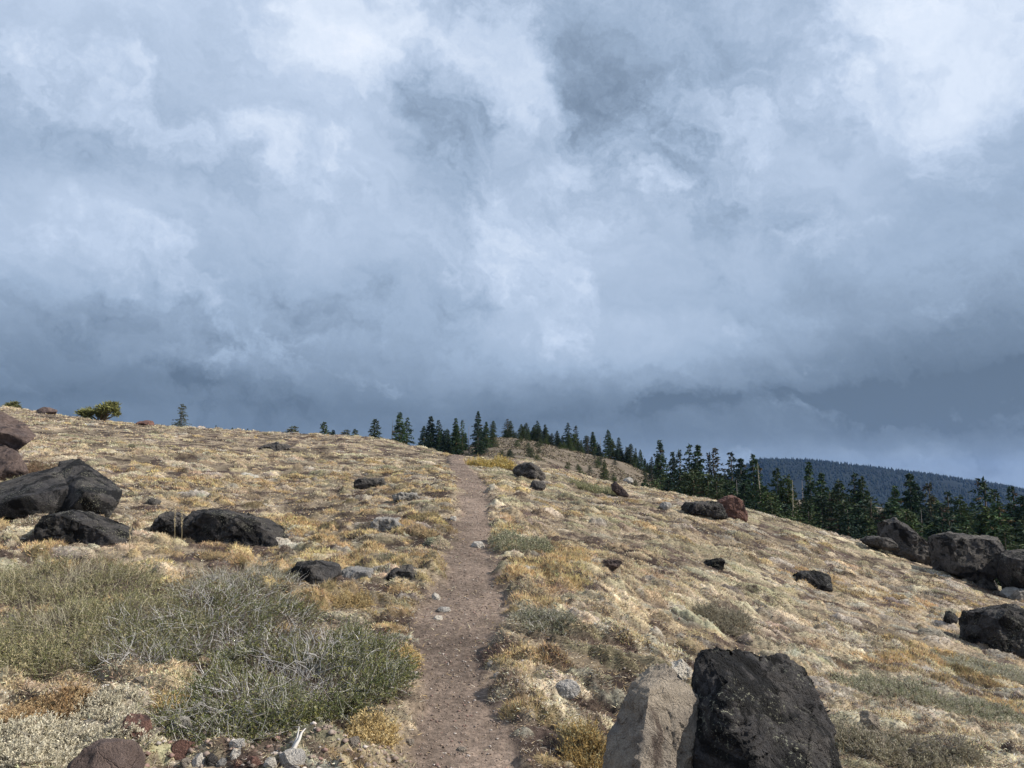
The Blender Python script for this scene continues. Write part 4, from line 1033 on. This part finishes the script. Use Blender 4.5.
fq = np.stack([ix[:-1, :-1], ix[:-1, 1:], ix[1:, 1:], ix[1:, :-1]], -1).reshape(-1, 4)
rc = np.array([.014, .020, .020]) * (1 + .5 * fbm2(vv[..., 0] * .01, vv[..., 1] * .01, 3, 63).reshape(-1, 1))  # ridge ground colour lowered to stand in for cloud shade
o = link('hills', make_mesh('hills', vv.reshape(-1, 3), fq, rc.clip(.01, .3), smooth=True), M_ground); tag(o, kind='structure')
n = 26000
a = rg.random(n) * (nx - 2); b = rg.random(n) * (ny * .78); ai = a.astype(int); bi = b.astype(int); fa = (a - ai)[:, None]; fb = (b - bi)[:, None]
pos = (vv[bi, ai] * (1 - fa) + vv[bi, ai + 1] * fa) * (1 - fb) + (vv[bi + 1, ai] * (1 - fa) + vv[bi + 1, ai + 1] * fa) * fb
clear = fbm2(pos[:, 0] * .006, pos[:, 1] * .009, 3, 65) > -0.45
pos = pos[clear]; n = len(pos)
Hc = 6 + 8 * rg.random(n) ** 2; Rc = 2.6 + 2.0 * rg.random(n)
vs = [pos + np.stack([0 * Hc, 0 * Hc, Hc], -1)]
for k in range(6):
    rr_ = Rc * (0.7 + .6 * rg.random(n)); vs.append(pos + np.stack([rr_ * math.cos(k * 1.047), rr_ * math.sin(k * 1.047), 1 - 3 * rg.random(n)], -1))
v = np.stack(vs, 1).reshape(-1, 3); f = ((np.arange(n) * 7)[:, None, None] + np.array([[0, k + 1, (k + 1) % 6 + 1] for k in range(6)])[None]).reshape(-1, 3)
c = np.repeat(np.array([.010, .016, .017]) * (0.6 + .8 * rg.random((n, 1))), 7, 0)  # tree tint darkened in place of a cloud shadow over the ridge
o = link('distant_forest', make_mesh('distant_forest', v, f, c), M_bark); tag(o, 'dark blue forest covering the long distant ridge on the right', 'forest', kind='stuff')

# ------------------------------------------------------------------ haze
lo = float(min(GH.min(), vv[..., 2].min())) - 1.0
bm = bmesh.new(); bmesh.ops.create_cube(bm, size=1.0)
for w in bm.verts: w.co = Vector((w.co.x * 10100, w.co.y * 10100, lo if w.co.z < 0 else 190.0))
me = bpy.data.meshes.new('haze'); bm.to_mesh(me); bm.free()
hm = bpy.data.materials.new('haze_air'); hm.use_nodes = True; nt = hm.node_tree; nt.nodes.remove(nt.nodes['Principled BSDF'])
pv = nt.nodes.new('ShaderNodeVolumePrincipled'); pv.inputs['Color'].default_value = (.18, .42, 1.0, 1); pv.inputs['Density'].default_value = 0.000042; pv.inputs['Anisotropy'].default_value = 0.0
nt.links.new(pv.outputs[0], nt.nodes['Material Output'].inputs['Volume'])
o = link('haze', me, hm); tag(o, kind='stuff', label='thin blue haze in front of the distant ridge', cat='haze')

# ------------------------------------------------------------------ sun and sky
SUN_DIR = Vector((0.80, -0.12, 0.66)).normalized()
el = math.asin(SUN_DIR.z); az = math.atan2(SUN_DIR.x, SUN_DIR.y)
sl = bpy.data.lights.new('sun', 'SUN'); sl.energy = 5.0; sl.angle = math.radians(1.5); sl.color = (1.0, .93, .82)
so = bpy.data.objects.new('sun', sl); COL.objects.link(so); so.rotation_euler = SUN_DIR.to_track_quat('Z', 'Y').to_euler(); so.location = (20, -10, 30)

W = bpy.data.worlds.new('World'); SC.world = W; W.use_nodes = True; nt = W.node_tree
bg = nt.nodes['Background']; bg.inputs['Strength'].default_value = 0.1
sky = N(nt, 'ShaderNodeTexSky', sky_type='NISHITA'); sky.sun_disc = False; sky.sun_elevation = el; sky.sun_rotation = az
tc = N(nt, 'ShaderNodeTexCoord').outputs['Generated']
def M(op, a, b=None, c=None):
    n = N(nt, 'ShaderNodeMath', operation=op)
    for i, v in enumerate((a, b, c)):
        if v is None: continue
        if isinstance(v, bpy.types.NodeSocket): nt.links.new(v, n.inputs[i])
        else: n.inputs[i].default_value = v
    return n.outputs[0]
def VM(op, a, b=None):
    n = N(nt, 'ShaderNodeVectorMath', operation=op)
    for i, v in enumerate((a, b)):
        if v is None: continue
        if isinstance(v, bpy.types.NodeSocket): nt.links.new(v, n.inputs[i])
        else: n.inputs[i].default_value = v
    return n.outputs['Value'] if op in ('DOT_PRODUCT', 'LENGTH') else n.outputs[0]
def noisec(scale, detail, rough, vec):
    n = N(nt, 'ShaderNodeTexNoise'); n.inputs['Scale'].default_value = scale; n.inputs['Detail'].default_value = detail; n.inputs['Roughness'].default_value = rough
    nt.links.new(vec, n.inputs['Vector']); return n.outputs
# swirl the directions so the cloud masses get ragged edges
w1 = VM('SUBTRACT', noisec(3.2, 6, .58, tc)['Color'], (.5, .5, .5)); w1 = VM('MULTIPLY', w1, (.30, .30, .22))
w2 = VM('SUBTRACT', noisec(11, 7, .62, tc)['Color'], (.5, .5, .5)); w2 = VM('MULTIPLY', w2, (.15, .15, .11))
dirw = VM('ADD', VM('ADD', tc, w1), w2)
sep = N(nt, 'ShaderNodeSeparateXYZ'); nt.links.new(tc, sep.inputs[0]); sepw = N(nt, 'ShaderNodeSeparateXYZ'); nt.links.new(dirw, sepw.inputs[0])
zz = M('MAXIMUM', sep.outputs['Z'], 0.0)
elv = N(nt, 'ShaderNodeValToRGB'); nt.links.new(M('ADD', M('MULTIPLY', zz, .8), M('MULTIPLY', M('MAXIMUM', sepw.outputs['Z'], 0.0), .2)), elv.inputs['Fac'])
cr = elv.color_ramp; stops = [(0.0, .27), (.040, .20), (.065, .09), (.105, .08), (.15, .21), (.20, .35), (.28, .46), (.42, .54), (1.0, .62)]
while len(cr.elements) < len(stops): cr.elements.new(.5)
for e, (p, v_) in zip(cr.elements, stops): e.position = p; e.color = (v_, v_, v_, 1)
val = M('ADD', elv.outputs['Color'], 0.0)
# cloud masses: direction given by where they stand in the sky, size in radians, + bright / - dark
def bump_at(px, py, sx, sz):
    d = ray(px, py); d = d / np.linalg.norm(d)
    q_ = VM('MULTIPLY', VM('SUBTRACT', dirw, tuple(d)), (1 / sx, 0.6, 1 / sz))
    return M('EXPONENT', M('MULTIPLY', VM('DOT_PRODUCT', q_, q_), -1.0))
def total(lst):
    t_ = None
    for (px, py, sx, sz, amp) in lst:
        g_ = bump_at(px, py, sx, sz)
        t_ = M('MULTIPLY', g_, amp) if t_ is None else M('MULTIPLY_ADD', g_, amp, t_)
    return t_
# broad soft light and dark masses
soft = total([(110, 70, .16, .09, -.10), (640, 90, .15, .13, -.16), (300, 60, .12, .12, .06), (450, 170, .06, .10, -.14), (60, 200, .14, .06, .10), (960, 210, .22, .14, -.13), (740, 210, .12, .10, .02), (860, 60, .16, .08, .14),
              (540, 290, .13, .09, .12), (300, 290, .16, .07, -.09), (60, 330, .16, .05, -.09), (660, 355, .24, .05, .13), (250, 400, .3, .03, -.05), (1000, 340, .14, .08, -.10), (900, 415, .13, .02, -.08), (980, 470, .12, .02, .04), (560, 425, .2, .014, -.05)])
# torn bright gaps and ragged dark scud
gaps = total([(385, 90, .11, .12, 1.0), (330, 20, .08, .06, .8), (520, 75, .05, .07, 1.0), (150, 100, .06, .05, .8), (20, 50, .05, .06, .8), (590, 195, .07, .09, .9), (500, 240, .05, .06, .8), (860, 60, .16, .07, 1.0), (960, 90, .10, .04, .6),
              (720, 150, .05, .05, .5), (830, 240, .07, .035, .7), (240, 130, .08, .05, .5), (560, 340, .10, .05, .45), (185, 300, .04, .03, .5), (820, 425, .05, .012, .5), (60, 190, .10, .05, .5)])
scud = total([(455, 150, .06, .10, 1.0), (640, 100, .13, .12, .8), (740, 20, .10, .05, .4), (100, 70, .10, .07, .6), (560, 20, .07, .05, .6), (1000, 60, .04, .04, .5), (300, 170, .10, .05, .4), (420, 300, .2, .06, .4), (900, 412, .16, .022, 1.0), (650, 412, .14, .018, .9), (200, 395, .2, .02, .7)])
shx = VM('DOT_PRODUCT', dirw, (.75, 0, 0)); shy = VM('DOT_PRODUCT', dirw, (0, 1, 0)); shz = VM('DOT_PRODUCT', dirw, (.62, 0, 1.35))
sh = N(nt, 'ShaderNodeCombineXYZ')
for i_, v_ in enumerate((shx, shy, shz)): nt.links.new(v_, sh.inputs[i_])
def off(v_): return VM('ADD', sh.outputs[0], v_)
tn1 = noisec(6.5, 11, .62, off((3.1, 0, 1.7)))['Fac']; tn2 = noisec(5.0, 11, .60, off((7.7, 2.0, 5.1)))['Fac']
def sst(x, a_, b_):
    n = N(nt, 'ShaderNodeMapRange', interpolation_type='SMOOTHSTEP'); nt.links.new(x, n.inputs['Value'])
    n.inputs['From Min'].default_value = a_; n.inputs['From Max'].default_value = b_; return n.outputs['Result']
gap_v = M('MULTIPLY', sst(M('MULTIPLY_ADD', gaps, .22, tn1), .54, .80), .25)
scud_v = M('MULTIPLY', sst(M('MULTIPLY_ADD', scud, .20, tn2), .54, .78), -.17)
val = M('ADD', M('ADD', val, soft), M('ADD', gap_v, scud_v))
# layered texture, stretched towards the horizon
den = M('ADD', zz, .22)
pl = N(nt, 'ShaderNodeCombineXYZ'); nt.links.new(M('DIVIDE', sepw.outputs['X'], den), pl.inputs[0]); nt.links.new(M('DIVIDE', sepw.outputs['Y'], den), pl.inputs[1]); nt.links.new(M('MULTIPLY', zz, 2.0), pl.inputs[2])
n1 = noisec(2.2, 9, .60, pl.outputs[0])['Fac']; n2 = noisec(4.5, 9, .62, off((9.0, 1.0, 3.0)))['Fac']
amp_ = M('MULTIPLY_ADD', zz, .9, .16)
val = M('ADD', val, M('MULTIPLY', M('SUBTRACT', n1, .5), M('MULTIPLY', amp_, .50)))
val = M('ADD', val, M('MULTIPLY', M('SUBTRACT', n2, .5), M('MULTIPLY', amp_, .75)))
n3 = noisec(14, 8, .68, off((1.0, 4.0, 2.0)))['Fac']; val = M('ADD', val, M('MULTIPLY', M('SUBTRACT', n3, .5), M('MULTIPLY', amp_, .55)))
cc = ramp(nt, val, [(0.0, (.88, 1.25, 1.80)), (.15, (1.45, 1.98, 2.75)), (.35, (2.75, 3.55, 4.75)), (.6, (4.2, 5.05, 6.4)), (.85, (5.9, 6.6, 7.7)), (1.0, (7.2, 7.6, 8.4))])
fin = mixc(nt, .95, sky.outputs['Color'], cc)
nt.links.new(fin, bg.inputs['Color'])

# ------------------------------------------------------------------ camera
cam = bpy.data.cameras.new('camera'); cam.sensor_width = 36; cam.lens = 36 * F / 1024; cam.clip_start = 0.05; cam.clip_end = 20000
co = bpy.data.objects.new('camera', cam); COL.objects.link(co); co.location = (0, 0, EYE); co.rotation_euler = (math.pi / 2 + PITCH, 0, 0)
SC.camera = co
SC.view_settings.view_transform = 'Standard'; SC.view_settings.look = 'None'; SC.view_settings.exposure = 0.38; SC.view_settings.gamma = 1.0
SC.view_settings.use_curve_mapping = False
print('trees', ntree, cntr)
